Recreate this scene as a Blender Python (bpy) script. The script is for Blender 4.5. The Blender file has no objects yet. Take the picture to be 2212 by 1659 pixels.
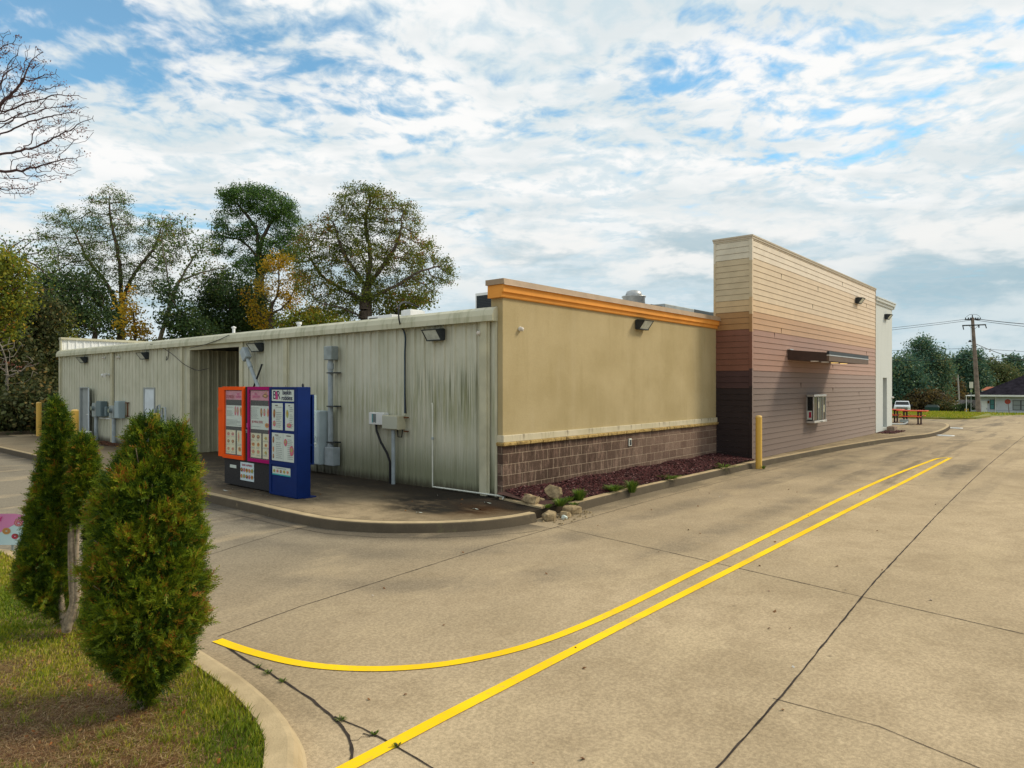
import bpy, math, random
import numpy as np
from mathutils import Vector, Matrix
random.seed(7); RNG = np.random.default_rng(7)
R_ = math.radians
S = bpy.context.scene
COL = S.collection

# ---------------------------------------------------------------- camera
# world frame: origin at the building corner, +x along the drive-through front, +y along the metal wall
FOC = 1475.0; HOR = 832.0; CXP = 1106.0
TH = math.atan(1264/1475.)
FW = (math.cos(TH), math.sin(TH)); RT = (math.sin(TH), -math.cos(TH))
CAM = (-9.7713, -8.7362, 2.15)
cd = bpy.data.cameras.new('camera'); cam = bpy.data.objects.new('camera', cd); COL.objects.link(cam)
cam.location = CAM; cam.rotation_euler = (R_(90), 0, TH-R_(90))
cd.sensor_width = 36; cd.lens = 36*FOC/2212; cd.shift_y = 2.5/2212; cd.clip_start = .1; cd.clip_end = 3000
S.camera = cam
S.view_settings.view_transform = 'Standard'; S.view_settings.look = 'None'
S.view_settings.exposure = 0; S.view_settings.gamma = 1
S.render.resolution_x = 1024; S.render.resolution_y = 768

# ---------------------------------------------------------------- node helpers
class NT:
    def __init__(s, tree):
        s.t = tree; s.n = tree.nodes; s.l = tree.links
    def put(s, sock, v):
        if isinstance(v, bpy.types.NodeSocket): s.l.new(v, sock)
        elif v is not None:
            if isinstance(v, (tuple, list)) and len(v) == 3 and sock.type == 'RGBA': v = (*v, 1)
            sock.default_value = v
    def node(s, typ, **kw):
        n = s.n.new(typ)
        for k, v in kw.items(): setattr(n, k, v)
        return n
    def m(s, op, a, b=None, c=None, clamp=False):
        n = s.node('ShaderNodeMath', operation=op); n.use_clamp = clamp
        s.put(n.inputs[0], a); s.put(n.inputs[1], b)
        if c is not None: s.put(n.inputs[2], c)
        return n.outputs[0]
    def v(s, op, a, b=None, scale=None):
        n = s.node('ShaderNodeVectorMath', operation=op)
        s.put(n.inputs[0], a); s.put(n.inputs[1], b)
        if scale is not None: s.put(n.inputs['Scale'], scale)
        return n.outputs['Value'] if op in ('DOT_PRODUCT', 'LENGTH') else n.outputs[0]
    def noise(s, vec, scale, detail=4, rough=.55, dist=0, out=0, ntype='FBM'):
        n = s.node('ShaderNodeTexNoise'); n.noise_type = ntype
        s.put(n.inputs['Vector'], vec); s.put(n.inputs['Scale'], scale); s.put(n.inputs['Detail'], detail)
        s.put(n.inputs['Roughness'], rough); s.put(n.inputs['Distortion'], dist)
        return n.outputs[out]
    def step(s, x, lo, hi, a=0., b=1.):
        n = s.node('ShaderNodeMapRange'); n.interpolation_type = 'SMOOTHSTEP'
        s.put(n.inputs[0], x)
        if lo > hi: lo, hi, a, b = hi, lo, b, a
        for i, q in enumerate((lo, hi, a, b)): n.inputs[i+1].default_value = q
        return n.outputs[0]
    def mix(s, f, a, b, mode='MIX'):
        n = s.node('ShaderNodeMix', data_type='RGBA', blend_type=mode)
        s.put(n.inputs[0], f); s.put(n.inputs[6], a); s.put(n.inputs[7], b)
        return n.outputs[2]
    def xyz(s, x, y, z):
        n = s.node('ShaderNodeCombineXYZ')
        for i, q in enumerate((x, y, z)): s.put(n.inputs[i], q)
        return n.outputs[0]
    def sep(s, v):
        n = s.node('ShaderNodeSeparateXYZ'); s.put(n.inputs[0], v); return n.outputs
    def mapv(s, v, scale=(1, 1, 1), rot=(0, 0, 0), loc=(0, 0, 0)):
        n = s.node('ShaderNodeMapping'); s.put(n.inputs[0], v)
        n.inputs['Scale'].default_value = scale; n.inputs['Rotation'].default_value = rot; n.inputs['Location'].default_value = loc
        return n.outputs[0]
    def ramp(s, f, stops, interp='LINEAR'):
        n = s.node('ShaderNodeValToRGB'); s.put(n.inputs[0], f); e = n.color_ramp.elements; n.color_ramp.interpolation = interp
        while len(e) > 1: e.remove(e[-1])
        e[0].position = stops[0][0]; e[0].color = (*stops[0][1], 1)
        for p, c in stops[1:]:
            k = e.new(p); k.color = (*c, 1)
        return n.outputs[0]
    def ell(s, P, cx, cy, rx, ry, ang=0, soft=.5):
        """smooth 1..0 mask of an ellipse on the ground"""
        c, sn = math.cos(ang), math.sin(ang)
        X, Y = s.m('SUBTRACT', P[0], cx), s.m('SUBTRACT', P[1], cy)
        a = s.m('ADD', s.m('MULTIPLY', X, c/rx), s.m('MULTIPLY', Y, sn/rx))
        b = s.m('ADD', s.m('MULTIPLY', X, -sn/ry), s.m('MULTIPLY', Y, c/ry))
        r = s.m('SQRT', s.m('ADD', s.m('MULTIPLY', a, a), s.m('MULTIPLY', b, b)))
        return s.step(r, 1+soft, 1-soft)

# ---------------------------------------------------------------- sky and sun
SUN = Vector((1.15, -.95, 1.25)).normalized()
w = bpy.data.worlds.new('World'); S.world = w; w.use_nodes = True
T = NT(w.node_tree); T.n.clear()
out = T.node('ShaderNodeOutputWorld'); bg = T.node('ShaderNodeBackground'); T.l.new(bg.outputs[0], out.inputs[0])
sky = T.node('ShaderNodeTexSky', sky_type='NISHITA'); sky.sun_disc = False
sky.sun_elevation = math.asin(SUN.z); sky.sun_rotation = math.atan2(SUN.x, SUN.y)
sky.air_density = 1.0; sky.dust_density = .6; sky.ozone_density = 2.5
skyc = T.mix(1., sky.outputs[0], (.66, 1.16, 1.16), 'MULTIPLY')
skyc = T.v('SCALE', skyc, scale=.165)
d = T.node('ShaderNodeTexCoord').outputs['Generated']
d = T.v('NORMALIZE', d)
dz = T.sep(d)[2]
dr = T.v('DOT_PRODUCT', d, (RT[0], RT[1], 0)); df = T.v('DOT_PRODUCT', d, (FW[0], FW[1], 0))
den = T.m('MAXIMUM', T.m('ADD', dz, .12), .03)
qx, qy = T.m('DIVIDE', dr, den), T.m('DIVIDE', df, den)
q = T.xyz(qx, qy, 0)
def Q(u, v):
    r, up = (u-CXP)/FOC, (HOR-v)/FOC; n = math.sqrt(1+r*r+up*up); dn = up/n+.12
    return r/n/dn, 1/n/dn
warp = T.v('SCALE', T.v('SUBTRACT', T.noise(q, 2.2, 3, out=1), (.5, .5, .5)), scale=.22)
qw = T.v('ADD', q, warp)
big = T.noise(qw, 1.1, 2, .5)
rip = T.noise(T.mapv(qw, scale=(.75, 1.5, 1), rot=(0, 0, R_(-40))), 5.5, 2, .5)
puf = T.noise(T.mapv(qw, scale=(1.15, 1.15, 1), rot=(0, 0, R_(-30))), 12, 3, .5)
fin = T.noise(T.mapv(qw, scale=(1.1, 1., 1)), 30, 4, .6)
tex = T.m('ADD', T.m('MULTIPLY', rip, 1.0), T.m('ADD', T.m('MULTIPLY', puf, .9), T.m('MULTIPLY', fin, .45)))
cov = T.m('ADD', T.m('SUBTRACT', tex, 1.175), T.m('ADD', T.m('MULTIPLY', T.m('SUBTRACT', big, .5), .55), .51))
qs = T.sep(qw)
for (u, v, rx, ry, a, amt) in ((40, 10, .42, .26, 0, .36), (60, 150, .4, .25, 0, .20), (330, 150, .5, .22, .5, .12), (640, 130, .40, .20, -.3, .17), (1680, 75, .20, .12, 0, .34), (1780, 290, .36, .22, .3, .27), (1450, 120, .20, .12, 0, .20), (1560, 200, .25, .15, 0, .12),
                          (620, 260, .5, .30, 0, .13), (900, 190, .3, .2, -.4, .16), (2190, 30, .12, .1, 0, .25), (1330, 230, .3, .2, 0, .14), (390, 462, .42, .25, 0, .40), (60, 480, .5, .4, 0, .25), (1990, 160, .2, .15, 0, .12), (1900, 360, .5, .25, 0, .14), (960, 500, .25, .2, 0, .12)):
    cx, cy = Q(u, v)
    cov = T.m('SUBTRACT', cov, T.m('MULTIPLY', T.ell(qs, cx, cy, rx, ry, a, .9), amt*.84))
mask = T.step(cov, -.12, .36, .12, 1.)
lum = T.noise(T.mapv(qw, scale=(.8, 1.3, 1), loc=(3, 1, 0)), 2.0, 5, .55)
ccol = T.mix(T.step(lum, .38, .60), (.76, .82, .84), (.98, .98, .97))
ccol = T.mix(T.m('MULTIPLY', T.step(tex, 1.30, 1.00), .60), ccol, (.56, .72, .80))
# low cumulus band close to the horizon
lat = T.m('ARCSINE', dz); az = T.m('ARCTAN2', dr, df)
ang = T.xyz(az, T.m('MULTIPLY', lat, 2.6), 0)
def cum(off): return T.noise(T.v('ADD', ang, (0, off, 0)), 5.2, 6, .55, .15)
cu = cum(0.); cu2 = cum(.09)
cshade = T.step(T.m('SUBTRACT', cu, cu2), -.09, .06)
cucol = T.mix(cshade, (.46, .59, .65), (.92, .92, .90))
cucol = T.mix(T.step(lat, .20, .07), cucol, T.mix(.6, cucol, (.50, .66, .73)))
cumask = T.m('MULTIPLY', T.step(cu, .42, .54), T.step(lat, .30, .17))
base_low = T.mix(T.step(az, -.3, .5), (.66, .78, .84), (.48, .64, .72))
hi = T.mix(mask, skyc, ccol)
hi = T.mix(T.m('MULTIPLY', T.step(lat, .28, .08), .75), hi, base_low)
dkp = T.m('MULTIPLY', T.m('MULTIPLY', T.step(az, .25, .55), T.step(lat, .19, .12)), T.m('MULTIPLY', T.step(lat, .07, .12), T.step(cu, .62, .45)))
allc = T.mix(cumask, hi, cucol)
allc = T.mix(T.m('MULTIPLY', dkp, .55), allc, (.30, .47, .56))
allc = T.mix(T.step(lat, .05, -.01), allc, (.58, .70, .74))
allc = T.mix(T.step(lat, -.0, -.05), allc, (.22, .2, .16))
T.l.new(allc, bg.inputs[0]); bg.inputs[1].default_value = 1.0

sd = bpy.data.lights.new('sun', 'SUN'); sun = bpy.data.objects.new('sun', sd); COL.objects.link(sun)
sd.energy = 3.0; sd.angle = R_(15); sd.color = (1, .89, .70)
sun.rotation_euler = SUN.to_track_quat('Z', 'Y').to_euler(); sun.location = (20, -20, 30)

# ---------------------------------------------------------------- materials
MATS = {}
def mat(name, col=(.5, .5, .5), rough=.7, metal=0., var=.0, vs=3., bump=0., bs=60., fn=None, spec=.25, sheen=0., trans=0., alpha=1., emit=None):
    if name in MATS: return MATS[name]
    m = bpy.data.materials.new(name); m.use_nodes = True; t = NT(m.node_tree)
    b = m.node_tree.nodes['Principled BSDF']
    P = t.node('ShaderNodeNewGeometry').outputs['Position']
    c = col
    if var:
        n = t.noise(P, vs, 5, .6)
        c = t.mix(t.step(n, .3, .7), tuple(x*(1-var) for x in col), tuple(min(1, x*(1+var)) for x in col))
    h = None
    if fn:
        r = fn(t, P, c)
        if isinstance(r, tuple): c, h = r
        else: c = r
    t.put(b.inputs['Base Color'], c)
    b.inputs['Roughness'].default_value = rough; b.inputs['Metallic'].default_value = metal
    b.inputs['Specular IOR Level'].default_value = spec
    if sheen: b.inputs['Sheen Weight'].default_value = sheen; b.inputs['Sheen Roughness'].default_value = .4; b.inputs['Sheen Tint'].default_value = (1, .79, .67, 1)
    if trans: b.inputs['Transmission Weight'].default_value = trans
    if alpha < 1: b.inputs['Alpha'].default_value = alpha
    if emit: b.inputs['Emission Color'].default_value = (*emit[0], 1); b.inputs['Emission Strength'].default_value = emit[1]
    if bump or h is not None:
        bn = t.node('ShaderNodeBump'); bn.inputs['Strength'].default_value = bump or .3; bn.inputs['Distance'].default_value = .01
        t.put(bn.inputs['Height'], h if h is not None else t.noise(P, bs, 4, .7)); t.l.new(bn.outputs[0], b.inputs['Normal'])
    MATS[name] = m; return m

def f_concrete(kind):
    def fn(t, P, c):
        p = t.sep(P)
        a = t.noise(P, .35, 5, .6); b = t.noise(P, 2.3, 6, .65); g = t.noise(P, 38, 3, .7); g2 = t.noise(P, 140, 2, .6)
        st = t.noise(t.mapv(P, scale=(.18, 1.6, 1)), 1.1, 5, .6)
        if kind == 'lane':
            c = t.mix(t.step(a, .3, .7), (.355, .275, .172), (.465, .362, .232))
            c = t.mix(t.m('MULTIPLY', t.step(b, .56, .34), .40), c, (.285, .215, .130))
            m5 = t.noise(t.mapv(P, scale=(1, 1, 1), loc=(5, 2, 0)), 6.5, 5, .65)
            c = t.mix(t.m('MULTIPLY', t.step(m5, .56, .72), .25), c, (.28, .21, .13))
            c = t.mix(t.m('MULTIPLY', t.step(m5, .44, .30), .25), c, (.56, .45, .29))
            # darker, greyer tone near the building and in the left lane
            near = t.step(t.m('ADD', p[1], t.m('MULTIPLY', b, 2.0)), -5.0, .6)
            c = t.mix(t.m('MULTIPLY', near, .50), c, (.185, .155, .110))
            lft = t.m('MULTIPLY', t.step(p[0], -1.2, -3.6), t.step(p[1], -3.0, 3.0))
            c = t.mix(t.m('MULTIPLY', lft, .55), c, (.175, .170, .145))
            # darker band in the gutter along the kerb
            kx, ky = t.m('ADD', p[0], 1.0), t.m('SUBTRACT', p[1], .9)
            rad = t.m('SUBTRACT', t.m('SQRT', t.m('ADD', t.m('MULTIPLY', kx, kx), t.m('MULTIPLY', t.m('MINIMUM', ky, 0), t.m('MINIMUM', ky, 0)))), 2.46)
            rad = t.m('ADD', rad, t.m('MULTIPLY', t.m('GREATER_THAN', p[0], -1), 9)); b3 = t.noise(P, 1.3, 4, .6)
            gut = t.m('MULTIPLY', t.step(t.m('SUBTRACT', rad, t.m('MULTIPLY', b3, .5)), .35, -.20), t.step(p[0], -5.5, -5))
            c = t.mix(t.m('MULTIPLY', gut, .75), c, (.060, .052, .042))
            gut2 = t.m('MULTIPLY', t.m('MULTIPLY', t.step(t.m('ADD', p[1], t.m('MULTIPLY', b3, .5)), -1.75, -1.45), t.step(p[0], -.5, .5)), t.step(p[0], 26, 20))
            c = t.mix(t.m('MULTIPLY', gut2, .55), c, (.10, .085, .06))
            # tyre tracks of the drive-through lane follow the kerb
            kd = t.m('SUBTRACT', t.m('SQRT', t.m('ADD', t.m('MULTIPLY', t.m('MINIMUM', kx, 0), t.m('MINIMUM', kx, 0)), t.m('MULTIPLY', t.m('MINIMUM', ky, 0), t.m('MINIMUM', ky, 0)))), 2.46)
            for dd_, ww in ((1.15, .42), (2.65, .42)):
                tr_ = t.m('MULTIPLY', t.step(t.m('ABSOLUTE', t.m('SUBTRACT', kd, dd_)), ww, .08), t.m('MULTIPLY', t.step(t.noise(P, .9, 5, .65), .36, .62), t.step(p[0], -6, -5)))
                c = t.mix(t.m('MULTIPLY', tr_, .42), c, (.13, .11, .085))
            s = t.m('MULTIPLY', t.m('MULTIPLY', t.step(st, .50, .66), t.step(p[0], 3, 9)), t.step(p[1], -9, -4))
            c = t.mix(t.m('MULTIPLY', s, .60), c, (.125, .105, .080))
            lt = t.m('MULTIPLY', t.step(t.noise(t.mapv(P, scale=(.5, 1.2, 1), rot=(0, 0, .4)), .8, 4, .6), .52, .68), .38)
            c = t.mix(lt, c, (.490, .385, .240))
            for (x, y, rx, ry, an, am, cc) in ((-3.9, 2.2, .3, .9, 0, .75, (.05, .045, .04)), (-4.3, -5.3, .9, .12, .1, .0, (.1, .1, .1)), (12, -5.9, 3.0, .35, -.03, .55, (.09, .08, .065)), (11.0, -3.1, 2.6, .30, -.03, .45, (.10, .09, .07)),
                                       (-7.1, -4.2, .10, .5, .1, .45, (.13, .10, .06)), (14.5, -3.9, 3, .25, 0, .35, (.12, .1, .08))):
                e = t.m('MULTIPLY', t.ell(p, x, y, rx, ry, an, .8), t.step(b, .30, .62))
                c = t.mix(t.m('MULTIPLY', e, am), c, cc)
            # small round splats in the near slab
            vo = t.node('ShaderNodeTexVoronoi'); t.put(vo.inputs['Vector'], P); vo.inputs['Scale'].default_value = 1.4
            sp = t.m('MULTIPLY', t.step(vo.outputs['Distance'], .050, .022), t.step(a, .45, .6))
            c = t.mix(t.m('MULTIPLY', sp, .7), c, (.075, .06, .045))
        else:
            b4 = t.noise(t.mapv(P, scale=(1.6, .8, 1), rot=(0, 0, .3)), 2.6, 7, .72)
            c = t.mix(t.step(a, .3, .7), (.25, .190, .115), (.37, .285, .175))
            d1 = t.m('MULTIPLY', t.step(b, .60, .36), t.step(p[1], 9, -1))
            c = t.mix(t.m('MULTIPLY', d1, .55), c, (.13, .10, .06))
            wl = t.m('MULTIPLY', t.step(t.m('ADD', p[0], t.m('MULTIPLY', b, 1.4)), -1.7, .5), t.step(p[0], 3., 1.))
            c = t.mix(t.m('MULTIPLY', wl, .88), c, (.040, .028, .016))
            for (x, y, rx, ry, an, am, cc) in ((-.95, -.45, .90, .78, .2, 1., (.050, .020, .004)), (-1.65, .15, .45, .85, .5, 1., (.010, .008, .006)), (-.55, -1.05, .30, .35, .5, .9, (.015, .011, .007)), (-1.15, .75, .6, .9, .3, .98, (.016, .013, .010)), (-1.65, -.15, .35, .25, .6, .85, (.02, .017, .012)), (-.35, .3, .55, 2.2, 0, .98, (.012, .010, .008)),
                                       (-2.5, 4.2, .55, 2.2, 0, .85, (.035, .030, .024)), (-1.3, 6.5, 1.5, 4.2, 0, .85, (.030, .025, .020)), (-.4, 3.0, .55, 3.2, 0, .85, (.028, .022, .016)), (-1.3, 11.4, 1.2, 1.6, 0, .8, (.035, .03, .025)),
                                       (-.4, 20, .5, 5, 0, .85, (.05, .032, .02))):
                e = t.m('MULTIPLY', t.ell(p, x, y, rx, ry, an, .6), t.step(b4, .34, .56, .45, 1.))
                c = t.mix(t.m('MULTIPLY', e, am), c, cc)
        c = t.mix(t.step(g, .30, .72), t.mix(1., c, (.80, .80, .80), 'MULTIPLY'), t.mix(1., c, (1.18, 1.18, 1.18), 'MULTIPLY'))
        c = t.mix(t.m('MULTIPLY', t.step(g2, .54, .68), .42), c, t.mix(1., c, (.55, .55, .52), 'MULTIPLY'))
        c = t.mix(t.m('MULTIPLY', t.step(g2, .46, .32), .38), c, t.mix(1., c, (1.4, 1.4, 1.4), 'MULTIPLY'))
        br = t.noise(t.mapv(P, scale=(1, .06, 1), rot=(0, 0, .5)), 90, 2, .6)
        return c, t.m('ADD', t.m('MULTIPLY', g2, .8), t.m('ADD', g, br))
    return fn
M_LANE = mat('lane_concrete', rough=.9, spec=.08, bump=.35, fn=f_concrete('lane'))
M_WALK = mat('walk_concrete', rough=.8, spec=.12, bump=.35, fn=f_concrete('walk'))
def f_kerb(t, P, c):
    p = t.sep(P); b = t.noise(P, 3, 6, .65); g = t.noise(P, 60, 3, .7)
    N = t.sep(t.node('ShaderNodeNewGeometry').outputs['Normal'])
    c = t.mix(t.step(b, .3, .7), (.36, .28, .165), (.50, .39, .235))
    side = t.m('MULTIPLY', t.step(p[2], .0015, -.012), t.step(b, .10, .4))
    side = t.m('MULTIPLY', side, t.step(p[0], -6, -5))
    c = t.mix(t.m('MULTIPLY', side, .88), c, (.050, .042, .034))  # stain and the face's own shade, both put into the kerb colour
    c = t.mix(t.m('MULTIPLY', t.m('MULTIPLY', t.step(b, .58, .72), t.step(p[1], 0, -1.0)), .4), c, (.16, .16, .07))
    c = t.mix(t.m('MULTIPLY', t.step(g, .55, .75), .3), c, (.2, .16, .1))
    return c, g
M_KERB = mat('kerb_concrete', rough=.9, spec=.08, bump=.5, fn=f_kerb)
M_JOINT = mat('joint_tar', (.035, .026, .020), .9, var=.4, vs=9)
M_YEL = mat('yellow_paint', (.93, .62, .012), .7, spec=.1, fn=lambda t, P, c: t.mix(t.m('MULTIPLY', t.m('MAXIMUM', t.step(t.noise(P, 16, 7, .80), .54, .64), t.step(t.noise(P, 1.7, 6, .7), .56, .68)), .42), t.mix(t.step(t.noise(P, 1.2, 3), .3, .7), (.80, .50, .006), (.90, .60, .010)), (.42, .31, .10)))

def f_metalwall(t, P, c):
    p = t.sep(P)
    st = t.noise(t.mapv(P, scale=(1, 9, .35)), 1.5, 6, .65); st2 = t.noise(t.mapv(P, scale=(1, 24, .5)), 1.5, 4, .6)
    b = t.noise(P, 1.1, 5, .6)
    c = t.mix(t.step(b, .3, .7), (.47, .47, .36), (.565, .555, .445))
    c = t.mix(t.m('MULTIPLY', t.step(st, .52, .72), .30), c, (.30, .31, .19))
    c = t.mix(t.m('MULTIPLY', t.step(st2, .5, .75), .22), c, (.52, .50, .38))
    # algae on the lower wall
    low = t.m('MULTIPLY', t.step(t.m('SUBTRACT', p[2], t.m('MULTIPLY', st2, .9)), .75, -.25), t.step(p[1], 9, 4))
    c = t.mix(t.m('MULTIPLY', low, .75), c, (.14, .155, .075))
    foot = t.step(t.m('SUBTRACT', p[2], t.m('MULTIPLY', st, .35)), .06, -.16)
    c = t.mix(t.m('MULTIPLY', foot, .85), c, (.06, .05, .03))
    # dark mould streaks that hang from the girt line
    band = t.m('MULTIPLY', t.m('MULTIPLY', t.step(t.m('ADD', p[2], t.m('MULTIPLY', st2, -1.0)), 2.35, 1.45), t.step(p[2], .9, 1.75)), t.m('MULTIPLY', t.step(p[1], 2.9, 2.2), t.step(p[1], .2, .6)))
    c = t.mix(t.m('MULTIPLY', t.m('MULTIPLY', band, t.step(st2, .42, .66)), .82), c, (.085, .10, .040))
    b2 = t.m('MULTIPLY', t.step(p[2], 2.35, 1.9), t.step(p[2], .8, 1.7))
    b2 = t.m('MULTIPLY', b2, t.m('MULTIPLY', t.step(p[1], 8.6, 5), t.step(st, .42, .58)))
    c = t.mix(t.m('MULTIPLY', b2, .42), c, (.23, .24, .09))
    upp = t.m('MULTIPLY', t.step(p[2], 2.9, 3.4), t.step(st, .45, .6))
    c = t.mix(t.m('MULTIPLY', upp, .40), c, (.24, .22, .13))
    return c
M_MW = mat('beige_ribbed_steel', rough=.5, fn=f_metalwall, spec=.35)
M_GUT = mat('gutter_steel', (.47, .45, .33), .5, fn=lambda t, P, c: t.mix(t.m('MULTIPLY', t.step(t.noise(t.mapv(P, scale=(1, 3, .6)), 2.2, 5, .65), .48, .68), .5), t.mix(t.step(t.noise(P, .9, 3), .3, .7), (.47, .46, .33), (.56, .54, .40)), (.24, .25, .13)))
M_TRIM = mat('trim_steel', (.47, .45, .32), .5, var=.12, vs=2)
def f_stucco(t, P, c):
    p = t.sep(P)
    b = t.noise(P, .8, 5, .55); s = t.noise(t.mapv(P, scale=(3, 1, .4)), 1.2, 5, .6); g = t.noise(P, 120, 3, .7)
    c = t.mix(t.step(b, .3, .7), (.37, .295, .155), (.44, .355, .20))
    c = t.mix(t.m('MULTIPLY', t.step(s, .52, .7), .22), c, (.47, .39, .25))
    c = t.mix(t.m('MULTIPLY', t.step(s, .46, .3), .18), c, (.27, .21, .09))
    return t.mix(t.step(g, .3, .7), t.mix(1., c, (.88, .88, .88), 'MULTIPLY'), t.mix(1., c, (1.1, 1.1, 1.1), 'MULTIPLY')), g
M_STUC = mat('tan_stucco', rough=.95, bump=.5, fn=f_stucco, spec=.1)
M_ORG = mat('orange_cornice_paint', (.74, .31, .055), .7, var=.08, vs=2)
M_COPE = mat('brown_coping', (.36, .26, .17), .5, var=.12, vs=3)
M_SILL = mat('cream_band', (.50, .46, .33), .8, fn=lambda t, P, c: t.mix(t.m('MULTIPLY', t.m('MULTIPLY', t.step(t.noise(t.mapv(P, scale=(9, 1, .8)), 1.6, 5, .65), .53, .66), t.step(t.sep(P)[2], 1.02, 1.19)), .75), t.mix(t.step(t.noise(P, 2, 4), .3, .7), (.47, .42, .28), (.56, .50, .36)), (.13, .10, .06)))
M_LEDGE = mat('yellow_stone_ledge', rough=.95, bump=1., fn=lambda t, P, c: (t.mix(t.m('MULTIPLY', t.step(t.noise(P, 2.2, 5, .6), .54, .66), .7), t.mix(t.step(t.noise(P, 18, 4), .3, .7), (.25, .16, .05), (.50, .36, .14)), (.09, .06, .03)), t.noise(P, 45, 4, .7)))
def f_block(t, P, c):
    p = t.sep(P)
    v = t.xyz(t.m('SUBTRACT', p[0], p[1]), p[2], 0)
    br = t.node('ShaderNodeTexBrick'); t.put(br.inputs['Vector'], t.v('ADD', v, (.1, -.02, 0)))
    br.inputs['Scale'].default_value = 1; br.inputs['Brick Width'].default_value = .406; br.inputs['Row Height'].default_value = .2032
    br.inputs['Mortar Size'].default_value = .007; br.inputs['Mortar Smooth'].default_value = .25; br.inputs['Bias'].default_value = -.1
    br.inputs['Color1'].default_value = (.165, .105, .078, 1); br.inputs['Color2'].default_value = (.255, .175, .13, 1); br.inputs['Mortar'].default_value = (.40, .31, .22, 1)
    c = br.outputs['Color']
    s = t.noise(t.mapv(P, scale=(5, 1, 1.2)), 2.2, 6, .7); g = t.noise(P, 60, 5, .75); b = t.noise(P, 1.1, 4, .6)
    nm = t.m('SUBTRACT', 1, t.m('MULTIPLY', br.outputs['Fac'], .75))
    c = t.mix(t.m('MULTIPLY', t.m('MULTIPLY', t.step(s, .40, .52), t.step(p[0], 9.5, 2)), t.m('MULTIPLY', nm, .75)), c, (.065, .040, .028))
    dk = t.m('MULTIPLY', t.step(b, .5, .62), t.step(p[0], 4.2, 2))
    c = t.mix(t.m('MULTIPLY', t.m('MULTIPLY', dk, nm), .6), c, (.045, .026, .018))
    c = t.mix(t.m('MULTIPLY', t.step(t.noise(P, 7, 6, .75), .62, .74), .5), c, (.40, .34, .28))
    c = t.mix(t.step(g, .3, .72), t.mix(1., c, (.62, .62, .62), 'MULTIPLY'), t.mix(1., c, (1.3, 1.3, 1.3), 'MULTIPLY'))
    cx = t.step(t.m('ABSOLUTE', t.m('SUBTRACT', p[0], 3.63)), .012, .006)
    c = t.mix(cx, c, (.06, .045, .035))
    return c, t.m('ADD', t.m('MULTIPLY', g, 1.0), t.m('MULTIPLY', br.outputs['Fac'], -.3))
M_BLOCK = mat('split_face_block', rough=.95, bump=1., fn=f_block, spec=.2)
def sid(name, c): return mat(name, c, .55, var=.07, vs=3, spec=.15, sheen=1., bump=.15, bs=90)
SID = [(5.75, sid('cream_board', (.58, .53, .42))), (4.69, sid('beige_board', (.50, .41, .27))), (4.20, sid('peach_board', (.50, .36, .20))), (3.69, sid('ochre_board', (.34, .185, .075))),
       (2.63, sid('red_brown_board', (.19, .082, .055))), (2.12, sid('dark_brown_board', (.065, .035, .035))), (-1, sid('near_black_board', (.026, .018, .019)))]
M_GAP = mat('board_shadow_gap', (.03, .022, .018), .9)
M_STRIM = mat('corner_trim_paint', (.44, .38, .29), .6, var=.06)
M_GREY = mat('pale_grey_stucco', rough=.9, bump=.4, spec=.2, fn=lambda t, P, c: (t.mix(t.m('MULTIPLY', t.step(t.noise(t.mapv(P, scale=(6, 6, .5)), 1.2, 5, .65), .52, .7), .35), (.54, .57, .55), (.38, .42, .40)), t.noise(P, 80, 3)))
M_GREY2 = mat('niche_grey', (.27, .27, .25), .85, var=.08)
M_CAN = mat('canopy_brown', (.060, .036, .028), .5, var=.15)
M_CANF = mat('canopy_face_bronze', (.115, .075, .05), .5, var=.1)
M_ALU = mat('brushed_aluminium', (.62, .61, .58), .35, .7, var=.08, vs=8)
M_GLASS = mat('dark_glass', (.012, .014, .014), .12, 0, spec=.5)
M_BLACK = mat('black_rubber', (.02, .02, .022), .6)
M_DARK = mat('recess_dark', (.012, .011, .010), .9)
M_WHITE = mat('white_paint', (.70, .71, .69), .45, var=.06)
M_DOOR = mat('pale_blue_grey_door', (.60, .67, .72), .5, var=.08)
M_DOORF = mat('door_frame_grey', (.30, .33, .33), .55, var=.1)
M_ROOF = mat('roof_membrane', (.45, .45, .43), .8, var=.1)
M_BRZ = mat('dark_bronze', (.030, .036, .040), .45, var=.2)
M_LENS = mat('lamp_lens', (.58, .62, .56), .25, var=.15, vs=9, spec=.7)
M_PVCG = mat('grey_pvc', (.33, .38, .40), .5, var=.12, vs=6)
M_STEELG = mat('galvanised_box', (.27, .31, .31), .45, .2, var=.2, vs=4)
M_CABW = mat('pale_cabinet_paint', (.42, .50, .52), .45, var=.08, vs=3)
M_PVCW = mat('white_pvc', (.64, .65, .57), .4, var=.1, vs=5)
M_RUST = mat('rust', (.14, .055, .025), .9, var=.4, vs=20)
M_BOLY = mat('bollard_yellow', (.66, .42, .085), .55, fn=lambda t, P, c: t.mix(t.m('MULTIPLY', t.step(t.noise(P, 9, 5, .7), .56, .72), .4), (.64, .40, .08), (.42, .26, .07)))
M_BOLC = mat('bollard_cream', (.66, .44, .14), .6, var=.1, vs=6)
M_MORG = mat('orange_powder_coat', (.80, .085, .002), .7, var=.06, spec=.12)
M_MAG = mat('magenta_powder_coat', (.34, .002, .11), .7, var=.06, spec=.12)
M_BLU = mat('navy_powder_coat', (.002, .018, .115), .65, var=.1, spec=.15)
M_MBK = mat('charcoal_panel', (.032, .031, .032), .8, var=.2, vs=30, bump=.2, spec=.15)
M_PAP = mat('poster_white', (.52, .58, .53), .5, var=.04)
M_PAPC = mat('poster_cream', (.60, .58, .40), .5, var=.05)
M_PINK = mat('poster_pink', (.50, .20, .27), .5, var=.12, vs=8)
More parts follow.
